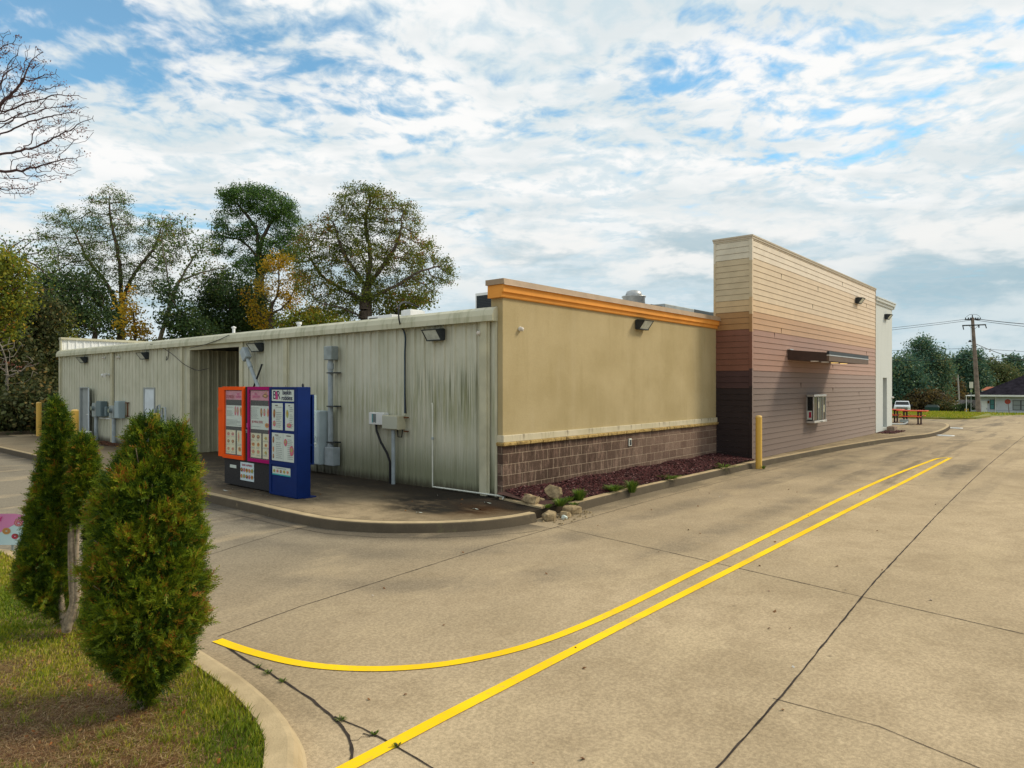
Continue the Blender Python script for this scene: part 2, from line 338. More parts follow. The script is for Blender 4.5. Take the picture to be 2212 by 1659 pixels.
M_TXT = mat('print_grey', (.16, .19, .19), .6)
M_TRED = mat('print_crimson', (.36, .015, .05), .6)
M_TMAG = mat('print_magenta', (.55, .02, .20), .6)
M_TBRN = mat('print_brown', (.07, .025, .02), .6)
M_FOOD = [mat('print_food_brown', (.22, .08, .03), .6), mat('print_food_tan', (.50, .28, .09), .6), mat('print_food_pink', (.50, .12, .17), .6), mat('print_food_green', (.30, .34, .10), .6), mat('print_food_gold', (.50, .22, .03), .6)]
M_TEAL = mat('print_teal', (.03, .33, .36), .5)
M_ACRY = mat('clear_acrylic', (.55, .72, .74), .1, alpha=.28, spec=.8)
M_BARK = mat('bark', (.085, .065, .05), .95, var=.35, vs=6, bump=.6, bs=30)
M_BARKG = mat('grey_bark', (.20, .175, .145), .95, var=.3, vs=8, bump=.6, bs=30)
M_TWIG = mat('reddish_twigs', (.085, .050, .050), .9, var=.2)
M_BARKP = mat('pale_stripped_bark', (.30, .24, .17), .9, var=.35, vs=30, bump=.6, bs=70)

def leafmat(name, stops, transl=.35, rough=.55):
    m = bpy.data.materials.new(name); m.use_nodes = True; t = NT(m.node_tree); t.n.clear()
    o = t.node('ShaderNodeOutputMaterial'); a = t.node('ShaderNodeAttribute'); a.attribute_name = 'rnd'
    c = t.ramp(a.outputs['Fac'], stops)
    b = t.node('ShaderNodeBsdfPrincipled'); t.put(b.inputs['Base Color'], c); b.inputs['Roughness'].default_value = rough; b.inputs['Specular IOR Level'].default_value = .2
    tr = t.node('ShaderNodeBsdfTranslucent'); t.put(tr.inputs[0], c)
    mx = t.node('ShaderNodeMixShader'); mx.inputs[0].default_value = transl
    t.l.new(b.outputs[0], mx.inputs[1]); t.l.new(tr.outputs[0], mx.inputs[2]); t.l.new(mx.outputs[0], o.inputs[0])
    return m
LG = leafmat('oak_leaves', [(0, (.040, .080, .022)), (.45, (.10, .165, .04)), (.88, (.20, .24, .04)), (.95, (.26, .16, .03)), (1, (.30, .10, .03))])
LO = leafmat('olive_oak_leaves', [(0, (.050, .075, .015)), (.5, (.14, .18, .022)), (.84, (.25, .25, .03)), (.94, (.33, .15, .03)), (1, (.38, .12, .04))])
LP = leafmat('pine_needles', [(0, (.022, .060, .025)), (.6, (.060, .130, .030)), (1, (.15, .26, .04))], .2)
LD = leafmat('dark_evergreen_leaves', [(0, (.022, .045, .020)), (.6, (.050, .092, .030)), (1, (.12, .15, .035))], .3)
LY = leafmat('yellow_autumn_leaves', [(0, (.12, .12, .02)), (.35, (.34, .26, .025)), (.7, (.62, .38, .02)), (1, (.48, .16, .02))], .45)
LYG = leafmat('yellow_green_leaves', [(0, (.07, .11, .02)), (.5, (.20, .24, .03)), (.85, (.42, .34, .03)), (1, (.40, .16, .03))], .45)
LR = leafmat('few_red_brown_leaves', [(0, (.10, .05, .04)), (.6, (.18, .06, .04)), (1, (.34, .10, .04))], .3)
LT = leafmat('thicket_leaves', [(0, (.025, .035, .015)), (.5, (.060, .078, .025)), (.8, (.12, .11, .04)), (1, (.26, .16, .04))], .3)
LBL = leafmat('distant_leaves', [(0, (.04, .11, .095)), (.5, (.085, .17, .11)), (.85, (.16, .22, .09)), (1, (.25, .22, .09))], .3)
LBG = leafmat('distant_yellow_green_leaves', [(0, (.05, .09, .05)), (.6, (.13, .16, .06)), (1, (.24, .19, .07))], .35)
LBR = leafmat('brown_brush_leaves', [(0, (.06, .04, .03)), (.6, (.12, .10, .04)), (1, (.26, .16, .04))], .3)
LA = leafmat('arborvitae_sprays', [(0, (.013, .035, .006)), (.36, (.056, .115, .012)), (.80, (.24, .30, .015)), (.94, (.30, .21, .02)), (1, (.32, .12, .02))], .25, .5)
LGR = leafmat('grass_blades', [(0, (.07, .13, .010)), (.30, (.19, .25, .012)), (.52, (.38, .36, .02)), (.64, (.48, .36, .10)), (.80, (.34, .22, .09)), (.92, (.19, .10, .04)), (1, (.48, .36, .20))], .35)
LW = leafmat('weed_leaves', [(0, (.05, .11, .015)), (1, (.17, .24, .03))], .35)

# ---------------------------------------------------------------- mesh helpers
def tag(o, label=None, cat=None, group=None, kind=None):
    if label: o['label'] = label
    if cat: o['category'] = cat
    if group: o['group'] = group
    if kind: o['kind'] = kind
    return o
def empty(name, loc=(0, 0, 0), rz=0, label=None, cat=None, group=None):
    o = bpy.data.objects.new(name, None); COL.objects.link(o); o.location = loc; o.rotation_euler = (0, 0, rz); o.empty_display_size = .2
    return tag(o, label, cat, group)
class MB:
    def __init__(s): s.v = []; s.f = []; s.mi = []; s.sm = []
    def add(s, vs, fs, mi=0, sm=False):
        k = len(s.v); s.v += [tuple(p) for p in vs]
        for f in fs: s.f.append([i+k for i in f]); s.mi.append(mi); s.sm.append(sm)
        return s
    def box(s, x0, x1, y0, y1, z0, z1, mi=0):
        v = [(x, y, z) for z in (z0, z1) for y in (y0, y1) for x in (x0, x1)]
        return s.add(v, [(0, 2, 3, 1), (4, 5, 7, 6), (0, 1, 5, 4), (2, 6, 7, 3), (0, 4, 6, 2), (1, 3, 7, 5)], mi)
    def bbox(s, x0, x1, y0, y1, z0, z1, b=.01, mi=0):
        """box with chamfered vertical edges and top/bottom"""
        prof = [(x0+b, y0), (x1-b, y0), (x1, y0+b), (x1, y1-b), (x1-b, y1), (x0+b, y1), (x0, y1-b), (x0, y0+b)]
        cx, cy = (x0+x1)/2, (y0+y1)/2
        def sh(k): return [(cx+(x-cx)*(1-k/max(1e-6, (x1-x0)/2)), cy+(y-cy)*(1-k/max(1e-6, (y1-y0)/2))) for x, y in prof]
        rings = [[(x, y, z0) for x, y in sh(b)], [(x, y, z0+b) for x, y in prof], [(x, y, z1-b) for x, y in prof], [(x, y, z1) for x, y in sh(b)]]
        return s.loft(rings, mi, True)
    def loft(s, rings, mi=0, cap=True, sm=False, closed=True):
        n = len(rings[0]); v = [p for r in rings for p in r]; f = []
        for i in range(len(rings)-1):
            for j in range(n if closed else n-1):
                k = (j+1) % n; f.append((i*n+j, i*n+k, (i+1)*n+k, (i+1)*n+j))
        s.add(v, f, mi, sm)
        if cap:
            s.add(rings[0], [tuple(range(n))[::-1]], mi); s.add(rings[-1], [tuple(range(n))], mi)
        return s
    def prism(s, pts, axis, a, b, mi=0):
        """extrude 2D pts along axis; pts are the two remaining coords in xyz order"""
        def P(p, t):
            return {'x': (t, p[0], p[1]), 'y': (p[0], t, p[1]), 'z': (p[0], p[1], t)}[axis]
        return s.loft([[P(p, a) for p in pts], [P(p, b) for p in pts]], mi)
    def lathe(s, prof, cx=0, cy=0, n=20, mi=0, sm=True):
        rings = [[(cx+r*math.cos(2*math.pi*k/n), cy+r*math.sin(2*math.pi*k/n), z) for k in range(n)] for r, z in prof]
        return s.loft(rings, mi, True, sm)
    def tube(s, pts, r, n=8, mi=0, cap=True):
        pts = [Vector(p) for p in pts]; rs = r if isinstance(r, (list, tuple)) else [r]*len(pts)
        rings = []; up = None
        for i, p in enumerate(pts):
            d = (pts[min(i+1, len(pts)-1)]-pts[max(i-1, 0)]).normalized()
            if up is None: up = Vector((0, 0, 1)) if abs(d.z) < .9 else Vector((1, 0, 0))
            a = d.cross(up).normalized(); b = a.cross(d).normalized(); up = b
            rings.append([tuple(p+(a*math.cos(2*math.pi*k/n)+b*math.sin(2*math.pi*k/n))*rs[i]) for k in range(n)])
        return s.loft(rings, mi, cap, True)
    def cyl(s, c, r, h, axis='z', n=20, mi=0):
        d = {'x': (h, 0, 0), 'y': (0, h, 0), 'z': (0, 0, h)}[axis]
        return s.tube([c, (c[0]+d[0], c[1]+d[1], c[2]+d[2])], r, n, mi)
    def build(s, name, m, parent=None, loc=None):
        me = bpy.data.meshes.new(name); me.from_pydata(s.v, [], s.f)
        for q in (m if isinstance(m, (list, tuple)) else [m]): me.materials.append(q)
        me.polygons.foreach_set('material_index', s.mi); me.polygons.foreach_set('use_smooth', s.sm)
        me.update()
        o = bpy.data.objects.new(name, me); COL.objects.link(o)
        if parent: o.parent = parent
        if loc: o.location = loc
        return o
def npmesh(name, V, F, m, parent=None, rnd=None, mi=None, smooth=False):
    """V (n,3) array, F (k,c) array of equal-sized faces"""
    V = np.asarray(V, np.float32); F = np.asarray(F, np.int32); k, c = F.shape
    me = bpy.data.meshes.new(name); me.vertices.add(len(V)); me.vertices.foreach_set('co', V.ravel())
    me.loops.add(k*c); me.loops.foreach_set('vertex_index', F.ravel())
    me.polygons.add(k); me.polygons.foreach_set('loop_start', np.arange(0, k*c, c, dtype=np.int32)); me.polygons.foreach_set('loop_total', np.full(k, c, np.int32))
    for q in (m if isinstance(m, (list, tuple)) else [m]): me.materials.append(q)
    if mi is not None: me.polygons.foreach_set('material_index', np.asarray(mi, np.int32))
    if smooth: me.polygons.foreach_set('use_smooth', np.ones(k, bool))
    me.update(calc_edges=True)
    if rnd is not None:
        a = me.attributes.new('rnd', 'FLOAT', 'FACE'); a.data.foreach_set('value', np.asarray(rnd, np.float32))
    o = bpy.data.objects.new(name, me); COL.objects.link(o)
    if parent: o.parent = parent
    return o
def copy_tree(o, parent=None):
    c = o.copy(); COL.objects.link(c); c.parent = parent
    for ch in list(o.children): copy_tree(ch, c)
    return c
def ribbon(mb, pts, wd, z, mi=0, jit=0):
    pts = [Vector((p[0], p[1], 0)) for p in pts]; L = []; Rr = []
    if jit:
        q = []
        for a, b in zip(pts, pts[1:]):
            n = max(1, int((b-a).length/.12)); q += [a+(b-a)*i/n for i in range(n)]
        pts = q+[pts[-1]]
    for i, p in enumerate(pts):
        d = (pts[min(i+1, len(pts)-1)]-pts[max(i-1, 0)]).normalized(); nrm = Vector((-d.y, d.x, 0)); o = nrm*random.uniform(-jit, jit)*.6
        w1 = wd/2*(1+random.uniform(-.5, .5)*(1 if jit else 0)); w2 = wd/2*(1+random.uniform(-.5, .5)*(1 if jit else 0))
        L.append((*(p+o+nrm*w1).xy, z)); Rr.append((*(p+o-nrm*w2).xy, z))
    n = len(pts); mb.add(L+Rr, [(i, n+i, n+i+1, i+1) for i in range(n-1)], mi)
def smooth(pts, k=4):
    """Catmull-Rom"""
    P = [Vector(p) for p in pts]; P = [P[0]*2-P[1]]+P+[P[-1]*2-P[-2]]; o = []
    for i in range(1, len(P)-2):
        for j in range(k):
            t = j/k; a, b, c, e = P[i-1:i+3]
            o.append(tuple(.5*((2*b)+(c-a)*t+(2*a-5*b+4*c-e)*t*t+(3*b-a-3*c+e)*t**3)))
    return o+[tuple(P[-2])]
def text(name, s, size, M, m, parent=None, extr=.002, cx=True, sx=1., bold=0.):
    c = bpy.data.curves.new(name, 'FONT'); c.body = s; c.size = size; c.extrude = extr; c.offset = bold; c.align_x = 'CENTER' if cx else 'LEFT'; c.align_y = 'CENTER'
    c.space_line = .85
    t = bpy.data.objects.new(name, c); COL.objects.link(t); bpy.context.view_layer.update()
    me = bpy.data.meshes.new_from_object(t.evaluated_get(bpy.context.evaluated_depsgraph_get()))
    bpy.data.objects.remove(t); bpy.data.curves.remove(c)
    me.transform(M @ Matrix.Diagonal((sx, 1, 1, 1))); me.name = name
    me.materials.clear(); me.materials.append(m)
    o = bpy.data.objects.new(name, me); COL.objects.link(o)
    if parent: o.parent = parent
    return o
def D(u, dep, v):
    """a point at depth dep (m) in the direction of photo pixel u,v"""
    k = (u-CXP)/FOC
    return Vector((CAM[0]+(FW[0]+RT[0]*k)*dep, CAM[1]+(FW[1]+RT[1]*k)*dep, CAM[2]-(v-HOR)/FOC*dep))
def WX(u, v, x):
    k = (u-CXP)/FOC; dx, dy = FW[0]+RT[0]*k, FW[1]+RT[1]*k; t = (x-CAM[0])/dx
    return Vector((x, CAM[1]+dy*t, CAM[2]-(v-HOR)/FOC*t))
def WY(u, v, y):
    k = (u-CXP)/FOC; dx, dy = FW[0]+RT[0]*k, FW[1]+RT[1]*k; t = (y-CAM[1])/dy
    return Vector((CAM[0]+dx*t, y, CAM[2]-(v-HOR)/FOC*t))
def GP(u, v, z=0.): return D(u, FOC*(CAM[2]-z)/(v-HOR), v)

# ================================================================ GROUND
def terrain_z(x, y):
    t = min(1, max(0, (x-58)/32)); return -.19-1.76*t*t*(3-2*t)
def f_terrain(t, P, c):
    a = t.noise(P, .6, 5, .6); b = t.noise(P, 5, 5, .7)
    c = t.mix(t.step(a, .35, .65), (.13, .17, .025), (.24, .22, .05))
    return t.mix(t.m('MULTIPLY', t.step(b, .5, .7), .6), c, (.10, .075, .035)), b
xs = sorted(set(list(range(-400, -60, 60))+list(range(-60, 140, 4))+list(range(140, 900, 60)))); ys = sorted(set(list(range(-500, -60, 60))+list(range(-60, 100, 8))+list(range(100, 900, 60))))
mb = MB(); mb.add([(x, y, terrain_z(x, y)) for y in ys for x in xs], [(j*len(xs)+i, j*len(xs)+i+1, (j+1)*len(xs)+i+1, (j+1)*len(xs)+i) for j in range(len(ys)-1) for i in range(len(xs)-1)], 0, True)
tag(mb.build('ground', mat('ground_grass', rough=.95, bump=.6, fn=f_terrain)), kind='structure')
lane = [(-120, -120), (90, -120), (90, -20.5), (56, -4.6), (51.9, -2.8), (51.5, 14), (41, 29.6), (-120, 29.6)]
mb = MB()
# lane sheet cut in strips so that it stays above the terrain
mb.add([(x, y, -.15) for x, y in lane], [tuple(range(len(lane)))]); tag(mb.build('parking_lot', M_LANE), kind='structure')

KO = [(-3.0, 25.2), (-3.25, 24.6), (-3.36, 23.6), (-3.38, 17.6), (-3.42, 10), (-3.44, 4.93), (-3.44, 3.0), (-3.45, 1.7), (-3.38, .65), (-3.08, -.12), (-2.64, -.70), (-2.14, -1.14), (-1.6, -1.42), (-.93, -1.56), (-.24, -1.56),
      (.40, -1.53), (1.4, -1.47), (3.4, -1.42), (5.4, -1.45), (8.1, -1.47), (9.7, -1.50), (11.4, -1.58), (15.4, -1.80), (20, -2.23), (23, -2.68), (25.2, -3.08), (28.8, -3.10), (33.4, -2.72), (36.1, -2.0), (38.6, -.3), (40, 3), (40.4, 14)]
def offset(pts, o):
    r = []
    for i, p in enumerate(pts):
        a = Vector(pts[max(0, i-1)]); b = Vector(pts[min(len(pts)-1, i+1)]); d = (b-a).normalized(); r.append((p[0]-d.y*o, p[1]+d.x*o))
    return r
def sweep(mb, pts, prof, mi=0, wob=0):
    rings = []
    offs = [offset(pts, o) for o, z in prof]
    for i in range(len(pts)):
        rings.append([(offs[k][i][0], offs[k][i][1], prof[k][1]+random.uniform(-wob, wob)) for k in range(len(prof))])
    mb.loft(rings, mi, True, False)
KS = [p[:2] for p in smooth([(x, y, 0) for x, y in KO], 5)]
kprof = [(-.03, -.20), (-.03, -.145), (-.012, -.07), (.0, -.022), (.014, -.006), (.036, .003), (.15, .003), (.15, -.2)]
i0 = min(range(len(KS)), key=lambda i: abs(KS[i][0]+.78)+abs(KS[i][1]+1.6)*.3); i1 = min(range(len(KS)), key=lambda i: abs(KS[i][0]-.42)+abs(KS[i][1]+1.53))
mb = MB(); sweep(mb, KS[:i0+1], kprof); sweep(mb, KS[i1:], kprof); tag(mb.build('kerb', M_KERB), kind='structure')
ins = offset(KS, .155)
mb = MB(); poly = [(x, y, 0) for x, y in ins]+[(40.2, 25.4, 0), (-2.8, 25.4, 0)]
lo = [(x, y, -.18) for x, y, z in poly]
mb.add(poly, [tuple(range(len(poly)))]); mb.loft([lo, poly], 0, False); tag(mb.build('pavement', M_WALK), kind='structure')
# kerb behind the lot at the far left, with grass beyond
mb = MB(); sweep(mb, [(40, 29.6), (8, 29.55), (.4, 29.5), (-3, 29.8), (-12, 31), (-60, 40)], [(-.08, -.2), (-.08, -.15), (0, -.03), (.03, 0), (.16, 0), (.16, -.2)])
o = mb.build('kerb', M_KERB); tag(o, kind='structure')
# planting island at the front left
IO = [(-60, 2.75), (-30, 2.75), (-14, 2.75), (-10.2, 2.75), (-9.2, 2.75), (-8.2, 2.72), (-7.5, 2.55), (-7.16, 2.2), (-7.10, 1.5), (-7.10, .5), (-7.10, -1), (-7.10, -2.4), (-7.10, -3.1), (-7.14, -3.9), (-7.22, -4.48), (-7.34, -4.90), (-7.49, -5.18), (-7.72, -5.48), (-8.2, -5.80), (-9.4, -6.1), (-10.4, -6.1), (-14, -6.1), (-30, -6.1), (-60, -6.1)]
IS = [p[:2] for p in smooth([(x, y, 0) for x, y in IO], 6)]
iprof = [(.0, -.2), (.0, -.146), (-.02, -.13), (-.05, -.06), (-.075, -.03), (-.11, -.018), (-.24, -.014), (-.24, -.2)]
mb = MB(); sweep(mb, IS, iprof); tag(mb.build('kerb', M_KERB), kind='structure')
isl = offset(IS, -.235)
def f_soil(t, P, c):
    a = t.noise(P, 1.6, 5, .6); b = t.noise(P, 40, 4, .7)
    c = t.mix(t.step(a, .4, .62), (.15, .095, .045), (.16, .19, .03))
    return t.mix(t.step(b, .35, .7), t.mix(1., c, (.5, .5, .5), 'MULTIPLY'), t.mix(1., c, (1.4, 1.3, 1.2), 'MULTIPLY')), b
mb = MB(); mb.add([(x, y, -.035) for x, y in isl], [tuple(range(len(isl)))[::-1]]); tag(mb.build('island_soil', mat('island_soil', rough=.95, bump=1., fn=f_soil)), kind='structure')
# small grass island across the lot
gi = [(43.9, 12), (43.9, .8), (44.1, -1.3), (45.8, -2.5), (50, -2.9), (54.4, -2.4), (54.4, 1.2), (53.4, 12)]
mb = MB(); sweep(mb, gi[:6][::-1], [(0, -.2), (0, -.03), (.15, -.03), (.15, -.2)] if False else [(0, -.2), (-.02, -.03), (-.15, -.03), (-.15, -.2)]); tag(mb.build('kerb', M_KERB), kind='structure')
mb = MB(); mb.loft([[(x, y, -.2) for x, y in gi], [(x, y, -.028) for x, y in gi]], 0, True); tag(mb.build('grass_verge', MATS['ground_grass']), kind='structure')

# joints and cracks in the slabs
mb = MB(); zj = -.1465
J = [([(-7.5, -7.06), (-4.51, -6.96), (-1, -6.76), (4.31, -6.58), (9, -6.46), (14, -6.36), (22, -6.28), (50, -6.1)], .016), ([(-6.78, -2.63), (-5.81, -2.45), (-4.46, -2.33), (-2.61, -2.15), (-.9, -2.08), (2, -1.98), (6, -1.95), (12, -2.1), (20, -2.75)], .010),
     ([(-.9, -2.1), (-1.2, -4.07), (-1.4, -5.25), (-1.7, -7), (-2.2, -10)], .010), ([(-4.72, -6.93), (-4.67, -7.62), (-4.89, -8.4)], .006),
     ([(-3.7, 8), (-3.78, 3.87), (-3.74, 1.53), (-3.62, .35), (-3.29, -.45), (-2.8, -1.1), (-2.3, -1.5), (-1.6, -1.95), (-.95, -2.1)], .010), ([(-6.6, -.1), (-5.44, .38), (-4.98, .58), (-4.05, .92), (-3.5, .98)], .008),
     ([(-6.8, 6.8), (-3.5, 7.2)], .01), ([(-8, 13), (-3.5, 13.2)], .01), ([(8, -6.6), (7.4, -12)], .01), ([(8.3, -2.0), (8.2, -6.6)], .008), ([(17, -2.4), (16.8, -6.6)], .01), ([(27, -3.3), (26.8, -20)], .012), ([(-11, 3), (-6.8, 2.9), (-3.6, 2.6)], .01)]
for pts, wd in J: ribbon(mb, pts, wd, zj, 0, .003)
G2 = smooth([(-6.82, -2.7, 0), (-6.88, -3.3, 0), (-6.90, -3.85, 0), (-6.93, -4.3, 0), (-6.97, -4.62, 0), (-7.03, -4.88, 0), (-7.13, -5.12, 0), (-7.28, -5.32, 0), (-7.6, -5.7, 0)], 4)
ribbon(mb, G2, .020, zj+.0005, 0, .008); ribbon(mb, [(-6.98, -4.72), (-6.95, -5.0), (-6.95, -5.28), (-6.97, -5.7), (-7.0, -6.9)], .012, zj+.001, 0, .005)
ribbon(mb, [(-7.1, -5.06), (-7.06, -5.1), (-7.02, -5.08), (-6.99, -5.13), (-6.955, -5.12)], .006, zj+.0013, 0, .01)
ribbon(mb, [(-6.99, -5.06), (-6.98, -5.12), (-6.95, -5.16)], .008, zj+.0016, 0, .01)
tag(mb.build('pavement_joints', M_JOINT), kind='structure')
mb = MB(); J2 = offset(KS, .165)
ribbon(mb, J2[:i0], .010, .0035, 0, .003); ribbon(mb, [(-3.2, 8), (.0, 8.2)], .01, .0035, 0, .004); ribbon(mb, [(-3.2, 3.9), (-2.6, 2.4), (-2.2, 1.2)], .006, .0035, 0, .008); ribbon(mb, [(-3.3, 2.6), (-1.5, 2.2), (0, 2.2)], .008, .0035, 0, .004)
ribbon(mb, [(-3.2, 14), (0, 14)], .01, .0035, 0, .004); ribbon(mb, [(11, -1.4), (11, 0)], .01, .0035); ribbon(mb, [(28, -2.9), (28, 10)], .012, .0035)
tag(mb.build('pavement_joints', M_JOINT), kind='structure')
# painted double yellow line; the inner line curves round to the island
mb = MB(); zl = -.1435
ribbon(mb, [(-60, -5.4), (-7.9, -5.33), (-6.5, -5.30), (-3, -5.28), (3, -5.26), (9, -5.26), (15.7, -5.22)], .10, zl)
cur = [(-6.83, -2.72), (-6.80, -3.0), (-6.74, -3.35), (-6.64, -3.72), (-6.48, -4.05), (-6.24, -4.36), (-5.92, -4.62), (-5.55, -4.80), (-5.1, -4.93), (-4.5, -5.0), (-3.6, -5.02), (-2, -4.98), (0, -4.93), (2.1, -4.88), (5.2, -4.80), (9.2, -4.78), (13.5, -4.88), (15.1, -4.95), (15.7, -5.17)]
ribbon(mb, smooth([(x, y, 0) for x, y in cur], 5), .10, zl)
tag(mb.build('yellow_line', M_YEL), kind='structure')

# ================================================================ BUILDING
B = empty('commercial_building', (0, 0, 0), 0, 'low drive-through restaurant building of beige ribbed metal, tan stucco and banded siding', 'building')
def corr(mb, t0, t1, z0, z1, fn, per=.3048, h=.032):
    pr = []; k = math.floor(t0/per)-1
    while k*per < t1+per:
        for o, q in ((.0, 0), (.065, 0), (.075, h*.25), (.095, h*.25), (.105, 0), (.215, 0), (.235, h), (.285, h), (.3048-.001, 0)): pr.append((k*per+o*per/.3048, q))
        k += 1
    pts = [(t0, 0)]+[p for p in pr if t0 < p[0] < t1]+[(t1, 0)]
    n = len(pts); mb.add([fn(t, o, z) for z in (z0, z1) for t, o in pts], [(i, i+1, n+i+1, n+i) for i in range(n-1)])
mb = MB(); fw = lambda t, o, z: (-o, t, z)
for a, b, z0, z1 in ((.0, 9.85, -.02, 3.5), (13.0, 15.68, -.02, 3.5), (15.68, 16.57, 2.06, 3.5), (16.57, 22.0, -.02, 3.5), (22.0, 22.99, 2.06, 3.5), (22.99, 25.48, -.02, 3.5)): corr(mb, a, b, z0, z1, fw)
mb.box(.002, .05, 9.85, 13.0, 3.26, 3.5)
mb.build('metal_wall', M_MW, B)
for fn_ in (lambda t, o, z: (t+.02, 13.0-o, z), lambda t, o, z: (t+.02, 9.85+o, z)):
    mb = MB(); corr(mb, 0, 6, -.02, 3.3, fn_); mb.build('recess_wall', mat('recess_ribbed_steel', (.40, .38, .26), .5, var=.12, vs=2), B)
mb = MB(); mb.box(6.0, 6.1, 9.85, 13, 0, 3.3); mb.box(.05, 6.1, 9.85, 13, 3.27, 3.35); mb.build('recess_back_wall', M_DARK, B)
mb = MB()
for y0, y1 in ((12.98, 13.18), (9.67, 9.87)): mb.box(-.04, .05, y0, y1, 0, 3.36)
mb.box(-.045, .04, 9.66, 13.2, 3.25, 3.38); mb.build('opening_trim', M_TRIM, B)
for y in (25.28, 19.35, 13.42, 7.3, .22):
    mb = MB(); mb.bbox(-.085, -.034, y, y+.17, .0, 3.42, .008); mb.box(-.05, -.032, y-.05, y+.22, 0.03, 3.42); mb.build('downspout', M_TRIM, B)
mb = MB(); mb.box(-.02, -.002, .001, .06, 0, 3.4); mb.build('corner_trim', M_TRIM, B)
mb = MB(); mb.prism([(-.16, 3.38), (-.16, 3.49), (-.115, 3.60), (-.02, 3.66), (.2, 3.66), (.2, 3.38)], 'y', -.005, 25.55)
mb.build('gutter', M_GUT, B)
for y in (3.1, 6.15, 9.2, 12.25, 15.3, 18.35, 21.4): MB().box(-.164, -.155, y, y+.03, 3.375, 3.495).build('gutter_seam', M_TRIM, B)
mb = MB(); mb.add([(.2, .0, 3.655), (24, .0, 3.655), (24, 25.4, 3.655), (.2, 25.4, 3.655)], [(0, 1, 2, 3)]); mb.box(.06, 24, .3, 25.4, 3.5, 3.6); mb.box(23.9, 24, 0, 25.4, 0, 3.5); mb.box(.06, 24, 25.38, 25.48, 0, 3.5)
mb.build('roof', M_ROOF, B)
mb = MB(); corr(mb, 0, 24, 3.6, 4.12, lambda t, o, z: (t+.0, 25.36-o, z)); mb.box(0, 24, 25.37, 25.46, 3.5, 4.12)
mb.build('parapet_wall', M_WHITE, B)
mb = MB(); mb.bbox(-.06, 24.05, 25.26, 25.52, 4.12, 4.22); mb.box(-.05, -.005, 25.3, 25.48, 3.62, 4.12); mb.build('parapet_cap', M_TRIM, B)
# doors of the metal wing
fr = MB(); fr.box(-.03, .06, 15.66, 15.72, 0, 2.07); fr.box(-.03, .06, 16.53, 16.59, 0, 2.07); fr.box(-.029, .06, 15.72, 16.53, 2.02, 2.07)
dr1 = MB().bbox(-.012, .03, 15.722, 16.528, .02, 2.015, .004).build('door', M_DOOR, B); fr.build('door_frame', M_DOORF, dr1)
MB().tube([(-.012, 16.44, 1.0), (-.06, 16.44, 1.0), (-.065, 16.34, 1.0)], .014).build('door_handle', M_ALU, dr1); MB().cyl((-.012, 16.44, 1.18), .028, -.02, 'x').build('deadbolt', M_ALU, dr1)
fr = MB(); fr.box(-.03, .10, 21.97, 22.03, 0, 2.07); fr.box(-.03, .10, 22.95, 23.01, 0, 2.07); fr.box(-.029, .1, 22.03, 22.95, 2.02, 2.07); fr.box(.1, .12, 21.97, 23.01, 0, 2.07)
lf = MB().bbox(-.90, 0, -.045, 0, .03, 2.03, .004).build('door', M_DOOR, B); lf.location = (-.03, 22.02, 0); lf.rotation_euler = (0, 0, R_(72))
MB().tube([(-.82, -.045, 1.0), (-.82, -.10, 1.0), (-.72, -.105, 1.0)], .014).build('door_handle', M_ALU, lf); MB().tube([(-.82, 0, 1.0), (-.82, .05, 1.0), (-.72, .055, 1.0)], .014).build('door_handle', M_ALU, lf)
fr.build('door_frame', M_DOORF, B)
MB().bbox(.05, .095, 22.04, 22.94, .02, 2.015, .004).build('inner_door', M_DOORF, B)
# tan stucco front
YT = -.13
mb = MB(); mb.box(0, 9.62, YT, -.003, 1.19, 3.84); mb.box(.003, 9.62, -.003, .17, 3.667, 3.84); mb.build('stucco_wall', M_STUC, B)
mb = MB(); mb.box(-.012, 9.62, YT-.014, -.006, -.1, 1.0); mb.build('block_base', M_BLOCK, B)
mb = MB(); mb.bbox(-.03, 9.60, YT-.045, -.004, 1.055, 1.19, .008); mb.build('cream_band', M_SILL, B)
mb = MB(); x = -.07; i = 0
while x < 9.6:
    x2 = min(x+.405, 9.62); j = random.uniform(-.004, .004)
    mb.bbox(x+.003, x2-.003, YT-.085+j, -.005, .985+j*.5, 1.057, .014); x += .405
mb.build('stone_ledge', M_LEDGE, B)
mb = MB(); mb.prism([(YT-.005, 3.82), (YT-.045, 3.825), (YT-.055, 3.845), (YT-.055, 3.90), (YT-.075, 3.915), (YT-.105, 3.92), (YT-.11, 4.02), (YT-.13, 4.035), (YT-.13, 4.06), (.17, 4.06), (.17, 3.82)], 'x', -.10, 9.68)
mb.prism([(.15, 3.82), (.10, 4.06), (.0, 4.06), (.0, 3.82)], 'y', YT-.005, .17) if False else None
mb.build('cornice', M_ORG, B)
mb = MB(); mb.prism([(YT-.16, 4.045), (YT-.155, 4.06), (YT-.135, 4.165), (.20, 4.165), (.20, 4.062), (YT-.13, 4.062), (YT-.14, 4.045)], 'x', -.13, 9.70); mb.build('coping', M_COPE, B)
